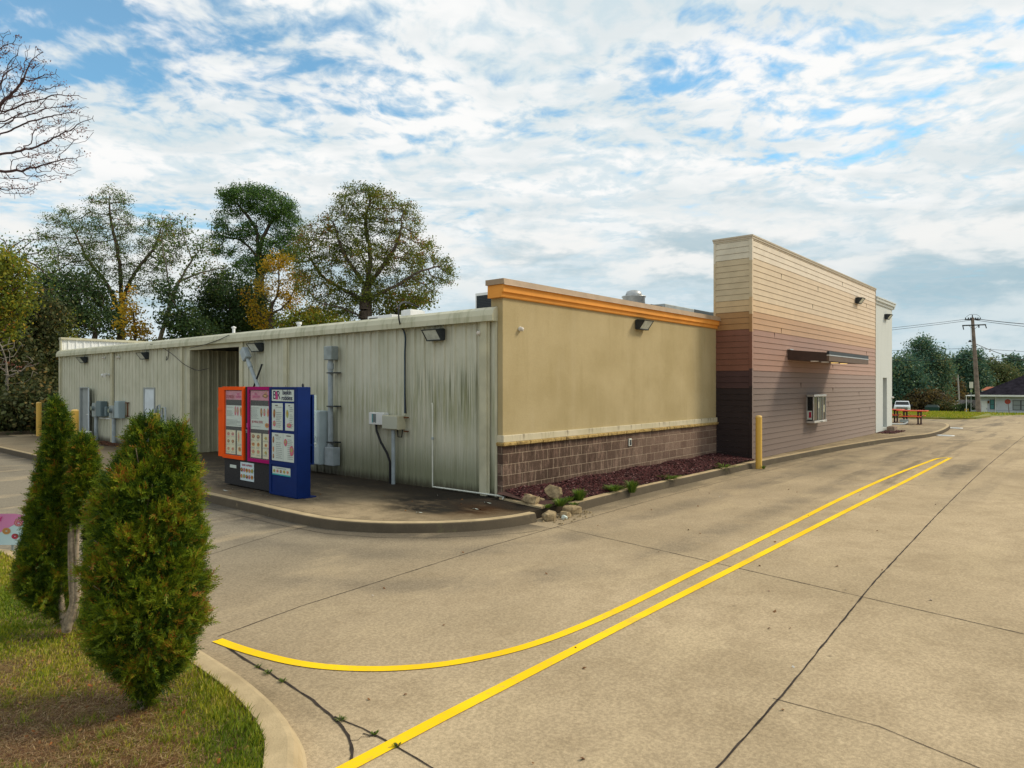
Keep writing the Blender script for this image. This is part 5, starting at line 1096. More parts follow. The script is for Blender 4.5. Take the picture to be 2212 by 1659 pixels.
# ================================================================ BANNER AT THE ISLAND
p = D(56, 8.95, HOR)
e = empty('banner_sign', (p.x, p.y, -.03), TH-math.pi/2+.02, 'low pink and pale blue donut banner at the far edge of the planting island', 'banner'); W_ = 1.5
RX = Matrix.Rotation(R_(-14), 4, 'X')
pan = MB(); pan.loft([[(-W_, 0, .10), (-.07, 0, .085), (-.07, .012, .085), (-W_, .012, .10)], [(-W_, 0, .50), (.03, 0, .475), (.03, .012, .475), (-W_, .012, .50)]]); pn = pan.build('panel', mat('banner_blue_white', (.50, .66, .70), .5), e)
cu_ = [(-W_, .02), (-.50, .20), (-.36, .235), (-.26, .29), (-.14, .36), (.0, .395), (.028, .40)]
mb = MB(); n = len(cu_); mb.add([(x, -.002, z) for x, z in [(-W_+.01, .12)]+cu_[1:]]+[(x, -.002, .495 if x < -.1 else .473) for x, z in [(-W_+.01, 0)]+cu_[1:]], [(i, i+1, n+i+1, n+i) for i in range(n-1)]); mb.build('pink_field', mat('banner_pink', (.62, .22, .42), .5, var=.05), pn)
def donut(cx, cz, r, r2, m1, m2):
    mb = MB(); N_ = 18
    o1 = [(cx+r*math.cos(2*math.pi*k/N_), -.004, cz+r*.8*math.sin(2*math.pi*k/N_)) for k in range(N_)]; i1_ = [(cx+r2*math.cos(2*math.pi*k/N_), -.0042, cz+r2*.8*math.sin(2*math.pi*k/N_)) for k in range(N_)]
    mb.loft([o1, i1_], 0, False)
    for k in range(9):
        a = 2*math.pi*k/9; rr = (r+r2)/2; mb.box(cx+rr*math.cos(a)-.006, cx+rr*math.cos(a)+.006, -.0055, -.0045, cz+rr*.8*math.sin(a)-.003, cz+rr*.8*math.sin(a)+.003, 1)
    mb.build('donut_picture', [m1, m2], pn)
donut(-.095, .375, .058, .018, M_FOOD[2], M_PAPC); donut(-.25, .27, .055, .012, M_FOOD[1], M_TRED); donut(-.14, .20, .045, .010, M_TRED, M_FOOD[2]); donut(-.62, .30, .05, .012, M_FOOD[0], M_FOOD[2])
Mt = Matrix(((1, 0, 0, -.36), (0, 0, -1, -.006), (0, 1, 0, .425), (0, 0, 0, 1))); text('lettering', 'OY', .09, Mt, M_TMAG, pn)
Mt = Matrix(((1, 0, 0, -.385), (0, 0, -1, -.006), (0, 1, 0, .345), (0, 0, 0, 1))); text('lettering', 'S', .08, Mt, M_TMAG, pn)
MB().box(-1.3, -1.27, .015, .03, -.05, .45).box(-.2, -.17, .015, .03, -.05, .45).build('stake', M_STEELG, e)

# ================================================================ VEGETATION
def colonize(attr, trunk, step, infl, kill, maxit=140, seed=0, limbs=()):
    rg = np.random.default_rng(seed); nodes = []; par = []
    tr = [Vector(p) for p in trunk]
    for a, b in zip(tr, tr[1:]):
        n = max(1, int((b-a).length/step))
        for k in range(n): nodes.append(np.array(a+(b-a)*k/n)+rg.normal(0, step*.06, 3)); par.append(len(nodes)-2)
    nodes.append(np.array(tr[-1])); par.append(len(nodes)-2); A = np.array(attr, float)
    for lb in limbs:
        k0 = int(np.linalg.norm(np.array(nodes)-np.array(lb[0]), axis=1).argmin()); q0 = [Vector(nodes[k0])]+[Vector(p) for p in lb[1:]]; q0 = [Vector(p) for p in smooth([tuple(p) for p in q0], 4)]; last = k0
        for a, b in zip(q0, q0[1:]):
            n = max(1, int(round((b-a).length/step)))
            for k in range(1, n+1): nodes.append(np.array(a+(b-a)*k/n)+rg.normal(0, step*.08, 3)); par.append(last); last = len(nodes)-1
    N = np.array(nodes); dd = np.linalg.norm(A[:, None]-N[None], axis=2); near = dd.argmin(1); dist = dd.min(1); nodes = list(N); seen = set()
    for it in range(maxit):
        if len(A) == 0: break
        act = dist < infl
        if not act.any():
            act = dist < dist.min()+step
        dirs = {}
        V = A[act]; I = near[act]; NN = np.array(nodes)
        dv = V-NN[I]; dv /= np.linalg.norm(dv, axis=1)[:, None]+1e-9
        uq, inv = np.unique(I, return_inverse=True); sm = np.zeros((len(uq), 3)); np.add.at(sm, inv, dv)
        new = []
        for k, i in enumerate(uq):
            s_ = sm[k]; l = np.linalg.norm(s_)
            if l < 1e-3: s_ = rg.normal(0, 1, 3); l = np.linalg.norm(s_)
            q_ = nodes[i]+(s_/l+rg.normal(0, .16, 3))*step
            key = (int(i), tuple(np.round(q_/(step*.3)).astype(int)))
            if key in seen: continue
            seen.add(key); new.append(q_); nodes.append(q_); par.append(int(i))
        if not new: break
        Nn = np.array(new); d2 = np.linalg.norm(A[:, None]-Nn[None], axis=2); j = d2.argmin(1); m_ = d2.min(1); up = m_ < dist
        near = np.where(up, j+len(nodes)-len(new), near); dist = np.where(up, m_, dist)
        keep = dist > kill; A, near, dist = A[keep], near[keep], dist[keep]
    return np.array(nodes), np.array(par)
def branch_mesh(name, N, P, tip, expo, m_, parent, base_r=None, ns=5):
    cnt = np.zeros(len(N)); ch = np.zeros(len(N), int)
    for i in range(len(N)-1, 0, -1):
        if P[i] >= 0: ch[P[i]] += 1
    cnt[ch == 0] = 1
    for i in range(len(N)-1, 0, -1): cnt[P[i]] += cnt[i]
    R = tip*np.maximum(cnt, 1)**expo
    if base_r: R = R*(1+(base_r/R[0]-1)*np.clip((cnt/cnt[0]), 0, 1)**.5)
    idx = np.arange(1, len(N)); p = P[idx]; a = N[p]; b = N[idx]; d = b-a; d /= np.linalg.norm(d, axis=1)[:, None]+1e-9
    up = np.where(np.abs(d[:, 2:3]) < .9, np.array([[0, 0, 1.]]), np.array([[1., 0, 0]])); s = np.cross(d, up); s /= np.linalg.norm(s, axis=1)[:, None]+1e-9; t = np.cross(s, d)
    ra = np.minimum(R[p], R[idx]*1.35); rb = R[idx]
    ang = 2*np.pi*np.arange(ns)/ns; c, sn = np.cos(ang), np.sin(ang)
    ring = s[:, None]*c[None, :, None]+t[:, None]*sn[None, :, None]
    V = np.concatenate([a[:, None]+ring*ra[:, None, None], b[:, None]+ring*rb[:, None, None]], 1)
    k = np.arange(len(idx))[:, None]*2*ns; j = np.arange(ns); F = np.stack([k+j, k+(j+1) % ns, k+ns+(j+1) % ns, k+ns+j], 2).reshape(-1, 4)
    o = npmesh(name, V.reshape(-1, 3), F, m_, parent, smooth=True); return R, cnt
def leaf_mesh(name, C, size, m_, parent, rnd, flat=.0, asp=.6):
    n = len(C); a = RNG.normal(0, 1, (n, 3)); a[:, 2] *= (1-flat); a /= np.linalg.norm(a, axis=1)[:, None]
    b = RNG.normal(0, 1, (n, 3)); b = np.cross(a, b); b /= np.linalg.norm(b, axis=1)[:, None]
    s = (size*RNG.uniform(.6, 1.3, n))[:, None]; V = np.stack([C-a*s, C+b*s*asp, C+a*s, C-b*s*asp], 1).reshape(-1, 3)
    F = np.arange(n*4).reshape(-1, 4); return npmesh(name, V, F, m_, parent, rnd=rnd)
def lobes_pts(lobes, dep, n, thick, shell=.35, seed=0):
    rg = np.random.default_rng(seed); w_ = np.array([l[2]*l[3]*(l[4] if len(l) > 4 else 1) for l in lobes], float); w_ /= w_.sum(); out_ = []
    m = FOC/dep
    for k, l in enumerate(lobes):
        c = D(l[0], dep, l[1]); ru, rv = l[2]/m, l[3]/m; q_ = int(n*w_[k])+1
        v = rg.normal(0, 1, (q_, 3)); v /= np.linalg.norm(v, axis=1)[:, None]; r = rg.uniform(shell, 1, q_)**(1/2.)
        v *= r[:, None]; rd = ru*thick
        X = v[:, 0]*ru; Y = v[:, 1]*rd; Z = v[:, 2]*rv
        out_.append(np.stack([c.x+RT[0]*X+FW[0]*Y, c.y+RT[1]*X+FW[1]*Y, c.z+Z], 1))
    return np.concatenate(out_)
def tree(name, label, dep, base_u, fork, lobes, nattr, nleaf, lsize, lm_, bark=None, gz=-.19, step=.4, tip=.018, expo=.44, thick=.9, clump=.35, group='trees behind the building', trunk=None, extra=None, base_r=None, leafcat='tree', shell=.35, seed=1, thinr=None, bright=0., ltips=True, limbs=()):
    m = FOC/dep; b0 = D(base_u, dep, HOR); e = empty(name, (b0.x, b0.y, gz), 0, label, leafcat, group)
    off = np.array([b0.x, b0.y, gz]); A = lobes_pts(lobes, dep, nattr, thick, shell, seed)-off
    tk = [(0, 0, 0)]+[tuple(D(u, dep+dd, v)-Vector(off)) for u, v, dd in (trunk or [(base_u, fork, 0)])]
    N, P = colonize(A, tk, step, step*9, step*1.3, seed=seed, limbs=[[tuple(D(u, dep+dd, v)-Vector(off)) for u, v, dd in lb] for lb in limbs])
    br_ = bark or M_BARK; R, cnt = branch_mesh('trunk', N, P, tip, expo, br_, e, base_r)
    if nleaf:
        tips = N[cnt <= (4 if ltips else 12)]; j = RNG.integers(0, len(tips), nleaf)
        ncl = max(1, int(nleaf/14)); cj = RNG.integers(0, len(tips), ncl); cc = tips[cj]+RNG.normal(0, clump*.5, (ncl, 3)); cr = RNG.normal(.5, .16, ncl)
        k = RNG.integers(0, ncl, nleaf); C = cc[k]+RNG.normal(0, clump, (nleaf, 3))*np.array([1, 1, .7])
        rnd = np.clip(cr[k]+RNG.normal(0, .16, nleaf)+bright, 0, 1)
        if extra: rnd = extra(C+off, rnd)
        leaf_mesh('crown', C, lsize, lm_, e, rnd)
    return e
# --- behind the building, left to right
tree('oak_tree', 'tall thin-leaved oak with three rounded crowns above the far end of the metal wall', 58, 262, 690,
     [(150, 515, 60, 68), (150, 600, 72, 50), (240, 465, 52, 62), (345, 525, 52, 64), (235, 555, 50, 50), (310, 600, 60, 40), (110, 660, 40, 40), (200, 660, 80, 40), (380, 520, 28, 45)], 2500, 38000, .065, LG, clump=.24, trunk=[(262, 780, 0), (263, 690, 0), (262, 640, .5)], base_r=.34, seed=3, step=.34, limbs=[[(263, 690, 0), (235, 620, 1), (190, 560, 2), (150, 480, 2)], [(262, 640, 0), (258, 560, -.5), (240, 480, 0), (235, 430, 0)], [(262, 650, 0), (290, 590, -1), (330, 540, -1), (350, 490, -1)], [(263, 700, 0), (220, 660, -1.5), (160, 610, -2), (130, 590, -2)]])
tree('oak_tree', 'second slender oak stem left of the three-crowned oak, leafy low down', 55, 205, 700, [(170, 640, 60, 50), (215, 690, 60, 35), (140, 690, 60, 40), (110, 630, 40, 45)], 700, 9500, .12, LD, clump=.45, seed=4, step=.4, base_r=.22)
tree('leaning_tree', 'half-bare leaning tree with long grey limbs right of the three-crowned oak', 52, 330, 740,
     [(440, 540, 34, 34, 1.5), (470, 575, 28, 20, 1.5), (395, 500, 26, 34), (420, 600, 40, 35), (360, 470, 18, 22), (455, 610, 30, 20), (355, 550, 25, 40)], 650, 1700, .10, LG, bark=M_BARKG, clump=.3, trunk=[(345, 735, 0), (368, 660, 0), (385, 610, .3), (415, 560, 0), (440, 530, 0)], base_r=.17, seed=5, step=.30, tip=.011, limbs=[[(368, 660, 0), (362, 590, -.5), (350, 520, -1), (355, 470, -1)], [(385, 610, 0), (430, 590, 0), (480, 578, 0)], [(415, 560, 0), (400, 520, .5), (390, 480, .5)]])
tree('pine_tree', 'tall pine with a flat umbrella top in the middle of the skyline', 60, 560, 560,
     [(540, 428, 68, 26, 1.6), (590, 450, 50, 34, 1.4), (625, 490, 32, 34, 1), (490, 470, 26, 14), (505, 505, 38, 12), (465, 515, 24, 10), (480, 545, 26, 14), (600, 540, 55, 24), (545, 500, 40, 14), (545, 575, 50, 20), (640, 530, 24, 40)], 1000, 38000, .075, LP, clump=.26, trunk=[(560, 780, 0), (562, 640, 0), (560, 540, 0), (553, 480, 0)], base_r=.38, seed=6, shell=.55, tip=.02, thick=.8, bright=.12, limbs=[[(560, 540, 0), (580, 490, 0), (610, 450, 0)], [(556, 500, 0), (530, 460, 0), (500, 430, 0)], [(562, 560, 0), (520, 520, .5), (480, 510, .5)]])
tree('evergreen_tree', 'dark dense round evergreen below the left side of the pine', 54, 500, 700, [(500, 640, 62, 50), (475, 690, 50, 38), (540, 690, 60, 35), (450, 660, 30, 34), (545, 640, 30, 35)], 600, 22000, .10, LD, clump=.42, seed=7, base_r=.25)
tree('autumn_tree', 'rust and gold leaved tree in front of the pine trunk', 52, 585, 690, [(600, 570, 34, 18), (575, 620, 26, 30), (625, 640, 30, 34), (560, 680, 26, 28), (650, 600, 22, 26), (535, 640, 14, 22), (672, 680, 26, 24)], 500, 6500, .08, LY, clump=.26, seed=8, base_r=.2)
tree('oak_tree', 'broad olive-green oak with dark spreading limbs, right end of the skyline', 46, 790, 640,
     [(790, 440, 72, 46), (750, 500, 70, 50), (700, 530, 60, 60), (860, 480, 56, 46), (880, 540, 66, 44), (800, 560, 80, 50), (930, 580, 54, 36), (680, 610, 52, 46), (890, 625, 62, 36), (780, 630, 80, 36), (960, 600, 26, 22), (660, 560, 34, 60), (715, 665, 60, 24)], 3400, 52000, .060, LO, clump=.19, trunk=[(788, 760, 0), (790, 650, 0), (793, 620, .2)], base_r=.46, seed=9, step=.30, tip=.014, limbs=[[(793, 620, 0), (800, 560, 0), (790, 480, .3), (800, 430, 0)], [(793, 622, 0), (770, 590, -.5), (740, 540, -1), (720, 480, -1)], [(793, 618, 0), (830, 570, -.5), (860, 520, -1), (870, 460, -1)], [(790, 650, 0), (850, 620, -1), (900, 590, -2), (950, 575, -2)], [(790, 655, 0), (750, 630, 1), (700, 600, 1.5), (670, 560, 1)], [(789, 690, 0), (740, 665, -1.5), (690, 655, -2)], [(793, 625, 0), (790, 570, 2), (760, 500, 2.5)]], shell=.25, extra=lambda C, r: np.clip(r+.10*np.sin(C[:, 0]*1.3)+.10*np.sin(C[:, 2]*1.7+C[:, 1]), 0, 1))
tree('autumn_tree', 'gold-leaved sapling rising at the foot of the three-crowned oak', 50, 292, 730, [(285, 690, 26, 40), (300, 715, 22, 30), (275, 645, 18, 24)], 240, 1400, .10, LY, clump=.3, seed=10, base_r=.12)
tree('brush_tree', 'low leafy scrub between the leaning tree and the dark evergreen', 50, 395, 720, [(385, 690, 40, 34), (420, 715, 46, 24), (370, 640, 24, 30)], 500, 4200, .12, LD, clump=.4, seed=11, base_r=.14)
tree('brush_tree', 'low brushy tree under the broad oak, left of its trunk', 52, 690, 720, [(680, 690, 50, 26), (720, 700, 40, 20), (640, 700, 40, 24)], 500, 3600, .11, LYG, clump=.4, seed=12, base_r=.14)
tree('brush_tree', 'low twiggy tree under the broad oak, right of its trunk', 48, 850, 690, [(860, 660, 50, 24), (910, 650, 36, 20), (830, 680, 40, 14)], 500, 2600, .10, LO, clump=.35, seed=13, base_r=.14)
# --- far left
tree('bare_tree', 'leafless tree with reddish twigs reaching in from the upper left edge', 24, -260, 560,
     [(-60, 180, 150, 120, 1.1), (60, 200, 90, 70, 1.5), (130, 270, 78, 60, 1.8), (60, 130, 50, 40, 1.2), (100, 350, 90, 46, 1.6), (20, 400, 70, 36, 1.4), (-120, 350, 110, 120), (160, 240, 40, 50, 1.6), (10, 100, 50, 40, 1.2)], 6500, 3600, .032, LR, bark=M_TWIG, clump=.10, trunk=[(-262, 700, 0), (-235, 560, 0), (-180, 430, 0), (-110, 330, 0)], base_r=.30, seed=14, step=.15, tip=.0065, expo=.42, thick=.45, shell=.0)
tree('autumn_tree', 'yellow-green tree at the left edge above the thicket', 34, -60, 700, [(0, 590, 46, 60), (30, 640, 40, 46), (-40, 640, 60, 70), (5, 700, 34, 46), (48, 600, 22, 26)], 900, 9500, .085, LYG, clump=.3, seed=15, base_r=.22, step=.3)
tree('bare_tree', 'thin twiggy tree behind the yellow-green tree at the left edge', 40, -20, 620, [(20, 560, 50, 40), (70, 540, 40, 34), (95, 600, 30, 40), (-20, 530, 40, 40)], 700, 1300, .07, LG, clump=.3, seed=16, base_r=.18, step=.3, tip=.012)
for i, (u, dep, lob, nl, lm_, lab) in enumerate([
    (60, 40, [(70, 700, 60, 60), (95, 780, 44, 60), (50, 780, 60, 70)], 15000, LT, 'dark tangled tree behind the leftmost yellow bollard'),
    (-10, 36, [(-10, 800, 70, 70), (20, 860, 60, 50), (-30, 740, 60, 60)], 15000, LT, 'dark tangled tree at the left edge beyond the slab'),
    (115, 44, [(112, 740, 30, 60), (118, 830, 26, 60), (100, 880, 34, 34)], 9500, LYG, 'yellowish leafy scrub against the far corner of the metal wall'),
    (80, 33, [(70, 888, 60, 28), (20, 895, 60, 24), (110, 895, 30, 22)], 13000, LT, 'low dark undergrowth behind the leftmost yellow bollard')]):
    tree('thicket_tree', lab, dep, u, 850, lob, 800, nl, .11, lm_, clump=.5, seed=30+i, base_r=.15, step=.35, group='thicket beyond the far kerb')
tree('bare_tree', 'pale leafless branching scrub in the thicket at the left edge', 33, 15, 800, [(25, 770, 40, 50), (60, 800, 30, 30), (-5, 760, 30, 50)], 350, 60, .06, LR, bark=M_BARKG, seed=40, base_r=.07, step=.28, tip=.013, group='thicket beyond the far kerb')
# background wood that closes the gaps low behind the building
def mass(name, label, lobes, dep, n, size, lm_, cat='trees', thick=.5, bright=0.):
    C = lobes_pts(lobes, dep, n, thick, 0., 77); k = (C[:, 2] > -2); C = C[k]
    o = leaf_mesh(name, C, size, lm_, None, np.clip(RNG.normal(.45+bright, .2, len(C)), 0, 1)); o['kind'] = 'stuff'; return o
mass('far_wood', '', [(u, 770+random.uniform(-10, 10), 60, 40) for u in range(-250, 760, 70)], 95, 16000, .28, LT)
mass('undergrowth', '', [(u, 860, 50, 60) for u in range(-250, 160, 60)], 42, 22000, .14, LT)
# --- right background
GR = 'trees beyond the lot on the right'
tree('pine_tree', 'tall dark pine with tufted top right of the grey wall', 108, 1995, 790, [(1990, 742, 20, 9, 2), (2004, 760, 26, 9, 1.6), (1976, 768, 16, 8, 1.5), (2003, 780, 34, 12), (1985, 796, 42, 18), (2012, 800, 34, 26), (1990, 830, 50, 30), (1975, 765, 14, 10)], 650, 24000, .17, LBL, clump=.6, gz=GZ, seed=50, base_r=.35, step=.6, tip=.03, group=GR)
tree('evergreen_tree', 'dense dark tree just right of the grey wall, left of the pine', 104, 1950, 850, [(1950, 815, 36, 44), (1935, 850, 34, 34), (1965, 850, 36, 34)], 450, 19000, .18, LBL, clump=.7, gz=GZ, seed=51, base_r=.3, step=.6, tip=.03, group=GR)
tree('leafy_tree', 'rounded tree with rusty top at the right side of the pine', 106, 2030, 850, [(2032, 800, 16, 36), (2024, 850, 26, 34), (2008, 860, 30, 26)], 400, 15000, .17, LBL, clump=.6, gz=GZ, seed=52, base_r=.3, step=.6, tip=.03, group=GR, bright=.16)
tree('brush_tree', 'brownish brush under the pine with yellow leaves', 101, 1990, 885, [(1985, 870, 24, 22), (2010, 868, 26, 24), (2035, 872, 24, 20), (1965, 876, 16, 16)], 500, 9000, .17, LBR, clump=.5, gz=GZ, seed=53, base_r=.12, step=.5, tip=.025, group=GR)
tree('brush_tree', 'dark bush beside the dark green dumpster', 98, 2034, 885, [(2036, 882, 18, 11)], 150, 2600, .15, LT, clump=.4, gz=GZ, seed=54, base_r=.1, step=.4, tip=.02, group=GR)
tree('leafy_tree', 'round grey-green tree left of the leaning utility pole', 125, 2092, 830, [(2092, 785, 26, 26), (2080, 820, 26, 30), (2105, 830, 24, 34), (2067, 790, 12, 18, .5)], 500, 18000, .20, LBL, clump=.7, gz=GZ, seed=55, base_r=.35, step=.7, tip=.035, group=GR)
tree('leafy_tree', 'broad yellow-green tree right of the leaning utility pole', 135, 2142, 840, [(2135, 805, 26, 26), (2165, 815, 30, 24), (2130, 840, 30, 24), (2180, 835, 30, 20)], 500, 18000, .21, LBG, clump=.8, gz=GZ, seed=56, base_r=.35, step=.8, tip=.035, group=GR)
tree('pine_tree', 'small round-topped pine above the dark roof of the white house', 140, 2190, 800, [(2190, 782, 16, 10), (2186, 795, 18, 8), (2196, 806, 16, 8)], 260, 4200, .26, LBL, clump=.6, gz=GZ, seed=57, base_r=.25, step=.6, tip=.035, group=GR)
tree('brush_tree', 'bare brown brush between the two big trees on the right', 120, 2058, 860, [(2055, 842, 20, 26), (2062, 862, 20, 16)], 400, 3400, .20, LBR, clump=.5, gz=GZ, seed=58, base_r=.1, step=.5, tip=.025, group=GR)
tree('hedge_shrub', 'dark clipped hedge in front of the grey board fence', 90, 2082, 889, [(2082, 884, 14, 6)], 90, 2600, .13, LD, clump=.3, gz=GZ, seed=59, base_r=.05, step=.3, tip=.02, group=GR, leafcat='shrub')
mass('far_wood', '', [(u, 858+random.uniform(-6, 6), 36, 20+random.uniform(-6, 6)) for u in range(1900, 2300, 30)], 190, 10000, .45, LBG)
mass('far_wood', '', [(u, 868, 30, 14) for u in range(1900, 2120, 30)], 170, 7000, .4, LBR)
# haze of small weeds and plants
def weed(loc, r, h, n, label, m_=None, lw=.008):
    e = empty('weed', loc, 0, label, 'weed', 'weeds along the kerb and joints'); rg = np.random.default_rng(int(abs(loc[0]*1000+loc[1]*77)))
    a = rg.uniform(0, 6.28, n); t = rg.uniform(.2, 1, n); L_ = rg.uniform(.5, 1, n)*h
    base = np.stack([np.cos(a)*r*.3*t, np.sin(a)*r*.3*t, np.zeros(n)], 1); tip_ = np.stack([np.cos(a)*r*t, np.sin(a)*r*t, L_], 1); s = np.stack([-np.sin(a), np.cos(a), np.zeros(n)], 1)*lw
    mid = (base+tip_)/2+np.array([0, 0, 1])*L_[:, None]*.25
    V = np.stack([base-s*.5, base+s*.5, mid+s, mid-s, tip_], 1).reshape(-1, 3); k = np.arange(n)[:, None]*5
    F = np.concatenate([k+np.array([0, 1, 2, 3]), k+np.array([3, 2, 4, 4])]); F = np.concatenate([k+np.array([0, 1, 2]), k+np.array([0, 2, 3]), k+np.array([3, 2, 4])])
    npmesh('leaves', V, F, m_ or LW, e, rnd=np.tile(rg.uniform(0, 1, n), 3)); MB().tube([(0, 0, -.01), (0, 0, .02)], .006, 6).build('stem', M_BARK, e); return e
for (x, y, z, r, h, n, lab) in ((.02, -1.48, .0, .22, .14, 160, 'weed tuft at the foot of the upright concrete slab'), (-.28, -1.42, .0, .14, .07, 70, 'small weed tuft between the concrete lump and the kerb gap'), (.72, -1.40, .0, .22, .22, 220, 'bushy weed hanging over the kerb right of the kerb gap'), (.48, -1.34, .02, .18, .08, 90, 'low grass tuft on the gravel just left of the bushy weed'),
                                 (2.0, -1.34, .02, .32, .12, 220, 'green weed patch on the gravel bed edge, middle of the kerb'), (2.45, -1.50, -.05, .22, .26, 180, 'grey-green flowering weed hanging over the middle of the kerb'), (4.4, -1.36, .02, .4, .07, 150, 'thin grass patch on the gravel edge right of the flowering weed'), (7.3, -1.36, .02, .6, .06, 170, 'thin grass patch on the gravel edge near the siding tower'), (.35, -1.55, -.05, .13, .09, 60, 'weed growing out of the crumbled kerb'),
                                 (-6.90, -3.55, -.148, .05, .05, 26, 'tiny weed in the dark joint, nearest the start of the curved yellow line'), (-6.905, -3.72, -.148, .06, .05, 30, 'tiny weed in the dark joint, second from the start of the curved yellow line'), (-6.91, -3.95, -.148, .05, .05, 26, 'tiny weed in the dark joint, third from the start of the curved yellow line'), (-6.985, -4.80, -.148, .06, .05, 30, 'tiny weed where the two dark joints part'), (-6.95, -5.13, -.148, .04, .05, 24, 'tiny weed at the crack near the straight yellow line'), (-6.955, -5.36, -.148, .04, .06, 22, 'tiny weed right of the straight yellow line'), (8.9, -1.8, -.14, .1, .1, 40, 'tiny weed at the foot of the yellow bollard by the tower')):
    weed((x, y, z), r, h*.5 if r < .1 else h, n, lab, lw=.004 if r < .1 else .008)

# --- arborvitae
def spray_mesh(name, C, O, parent, rnd, L_=.078, nl=8):
    n = len(C); up = np.array([0, 0, 1.])
    a = O*.45+up*RNG.uniform(-.1, 1.3, (n, 1))+RNG.normal(0, .36, (n, 3)); a /= np.linalg.norm(a, axis=1)[:, None]
    w_ = np.cross(a, RNG.normal(0, 1, (n, 3))); w_ /= np.linalg.norm(w_, axis=1)[:, None]; nn = np.cross(a, w_)
    Ls = (L_*RNG.uniform(.6, 1.25, n))[:, None]; V = []; 
    for k in range(nl):
        if k == 0: t0, an, ll = 0., 0., 1.
        else: t0 = .12+.72*((k-1)//2)/max(1, (nl-1)//2); an = (.60 if k % 2 else -.60)+RNG.uniform(-.2, .2); ll = .40*(1-t0*.4)
        ca, sa = math.cos(an), math.sin(an); dr_ = a*ca+w_*sa+nn*RNG.uniform(-.25, .25, (n, 1)); pr_ = w_*ca-a*sa
        b0 = C+a*Ls*t0; lw = Ls*(.036 if k else .034)
        V.append(np.stack([b0, b0+dr_*Ls*ll*.55+pr_*lw, b0+dr_*Ls*ll, b0+dr_*Ls*ll*.55-pr_*lw], 1))
    V = np.concatenate(V).reshape(-1, 3); F = np.arange(len(V)).reshape(-1, 4)
    return npmesh(name, V, F, LA, parent, rnd=np.clip(np.tile(rnd, nl)+RNG.normal(0, .11, len(rnd)*nl), 0, 1))
def profile_bush(prof, dep, n, off, parent, name='foliage', rough=.30, seed=0, brown=.05, ddep=0., gap=None, zsc=.85, bright=0.):
    rg = np.random.default_rng(seed); m = FOC/dep; vs = np.array([p[0] for p in prof], float); uc = np.array([(p[1]+p[2])/2 for p in prof], float); hw = np.array([(p[2]-p[1])/2*.74 for p in prof], float)
    cum = np.concatenate([[0], np.cumsum((hw[1:]+hw[:-1])/2*np.diff(vs)+4)]); t = np.interp(rg.uniform(0, cum[-1], n), cum, vs)
    U = np.interp(t, vs, uc); H = np.interp(t, vs, hw); a = rg.uniform(0, 2*np.pi, n)
    ph = rg.uniform(0, 6.28, 8); bump = (np.sin(a*3+t*.045+ph[0])+np.sin(a*5-t*.07+ph[1])+np.sin(a*8+t*.11+ph[2])+np.sin(t*.16+a*2+ph[3]))/4
    r = (1+bump*rough)*np.where(rg.uniform(0, 1, n) < .68, rg.uniform(.86, 1.04, n), rg.uniform(.45, .9, n))
    X = (U-CXP)/m+np.cos(a)*r*H/m; Y = dep+ddep+np.sin(a)*r*np.maximum(H, 6)/m*zsc; Z = 2.15-(t-HOR)/m+rg.normal(0, .02, n)
    # keep the lateral position when the depth changes
    C = np.stack([CAM[0]+FW[0]*Y+RT[0]*X, CAM[1]+FW[1]*Y+RT[1]*X, Z], 1)-np.array(off)
    O = np.stack([FW[0]*np.sin(a)+RT[0]*np.cos(a), FW[1]*np.sin(a)+RT[1]*np.cos(a), np.full(n, .0)], 1)
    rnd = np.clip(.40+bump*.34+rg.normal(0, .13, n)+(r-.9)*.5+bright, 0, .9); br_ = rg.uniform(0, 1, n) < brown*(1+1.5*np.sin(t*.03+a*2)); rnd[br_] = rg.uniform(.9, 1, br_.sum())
    if gap is not None: k = ~gap(X*m+CXP, t, Y, rg.uniform(0, 1, n)); C, O, rnd = C[k], O[k], rnd[k]
    return spray_mesh(name, C, O, parent, rnd)
b0 = D(310, 4.62, HOR); zb = -.03
e = empty('arborvitae', (b0.x, b0.y, zb), 0, 'big full arborvitae bush in the foreground, touching the island kerb', 'bush', 'arborvitae bushes in the island'); off = (b0.x, b0.y, zb)
PB_ = [(914, 296, 330), (932, 282, 350), (955, 276, 366), (985, 268, 405), (1015, 230, 428), (1045, 203, 442), (1130, 190, 448), (1200, 180, 456), (1270, 176, 462), (1330, 172, 456), (1385, 184, 446), (1425, 215, 425), (1455, 255, 385), (1485, 285, 350), (1520, 300, 326), (1532, 304, 320)]
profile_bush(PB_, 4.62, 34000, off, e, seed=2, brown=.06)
profile_bush([(928, 372, 394), (945, 358, 402), (975, 345, 410), (1010, 345, 415)], 4.58, 1900, off, e, seed=6, brown=.08)
mb = MB()
for k in range(7):
    a = k*.9; mb.tube([(0, 0, -.03), (.03*math.cos(a), .03*math.sin(a), .2), (.10*math.cos(a), .10*math.sin(a), .8), (.13*math.cos(a), .12*math.sin(a), 1.55+.1*math.sin(k*3))], [.035, .022, .014, .005], 6)
for k in range(60):
    a = random.uniform(0, 6.28); z = random.uniform(.25, 1.6); r = .34*(1-abs(z-.8)*.4); mb.tube([(.08*math.cos(a), .08*math.sin(a), z), (r*.6*math.cos(a), r*.6*math.sin(a), z+.09), (r*math.cos(a), r*math.sin(a), z+.22)], [.006, .004, .002], 4)
mb.build('stem', M_BARKP, e)
b1 = D(143, 5.95, HOR)
e = empty('arborvitae', (b1.x, b1.y, zb), 0, 'lopsided arborvitae with a pointed tip and bare pale stems showing, behind the big bush', 'bush', 'arborvitae bushes in the island'); off = (b1.x, b1.y, zb)
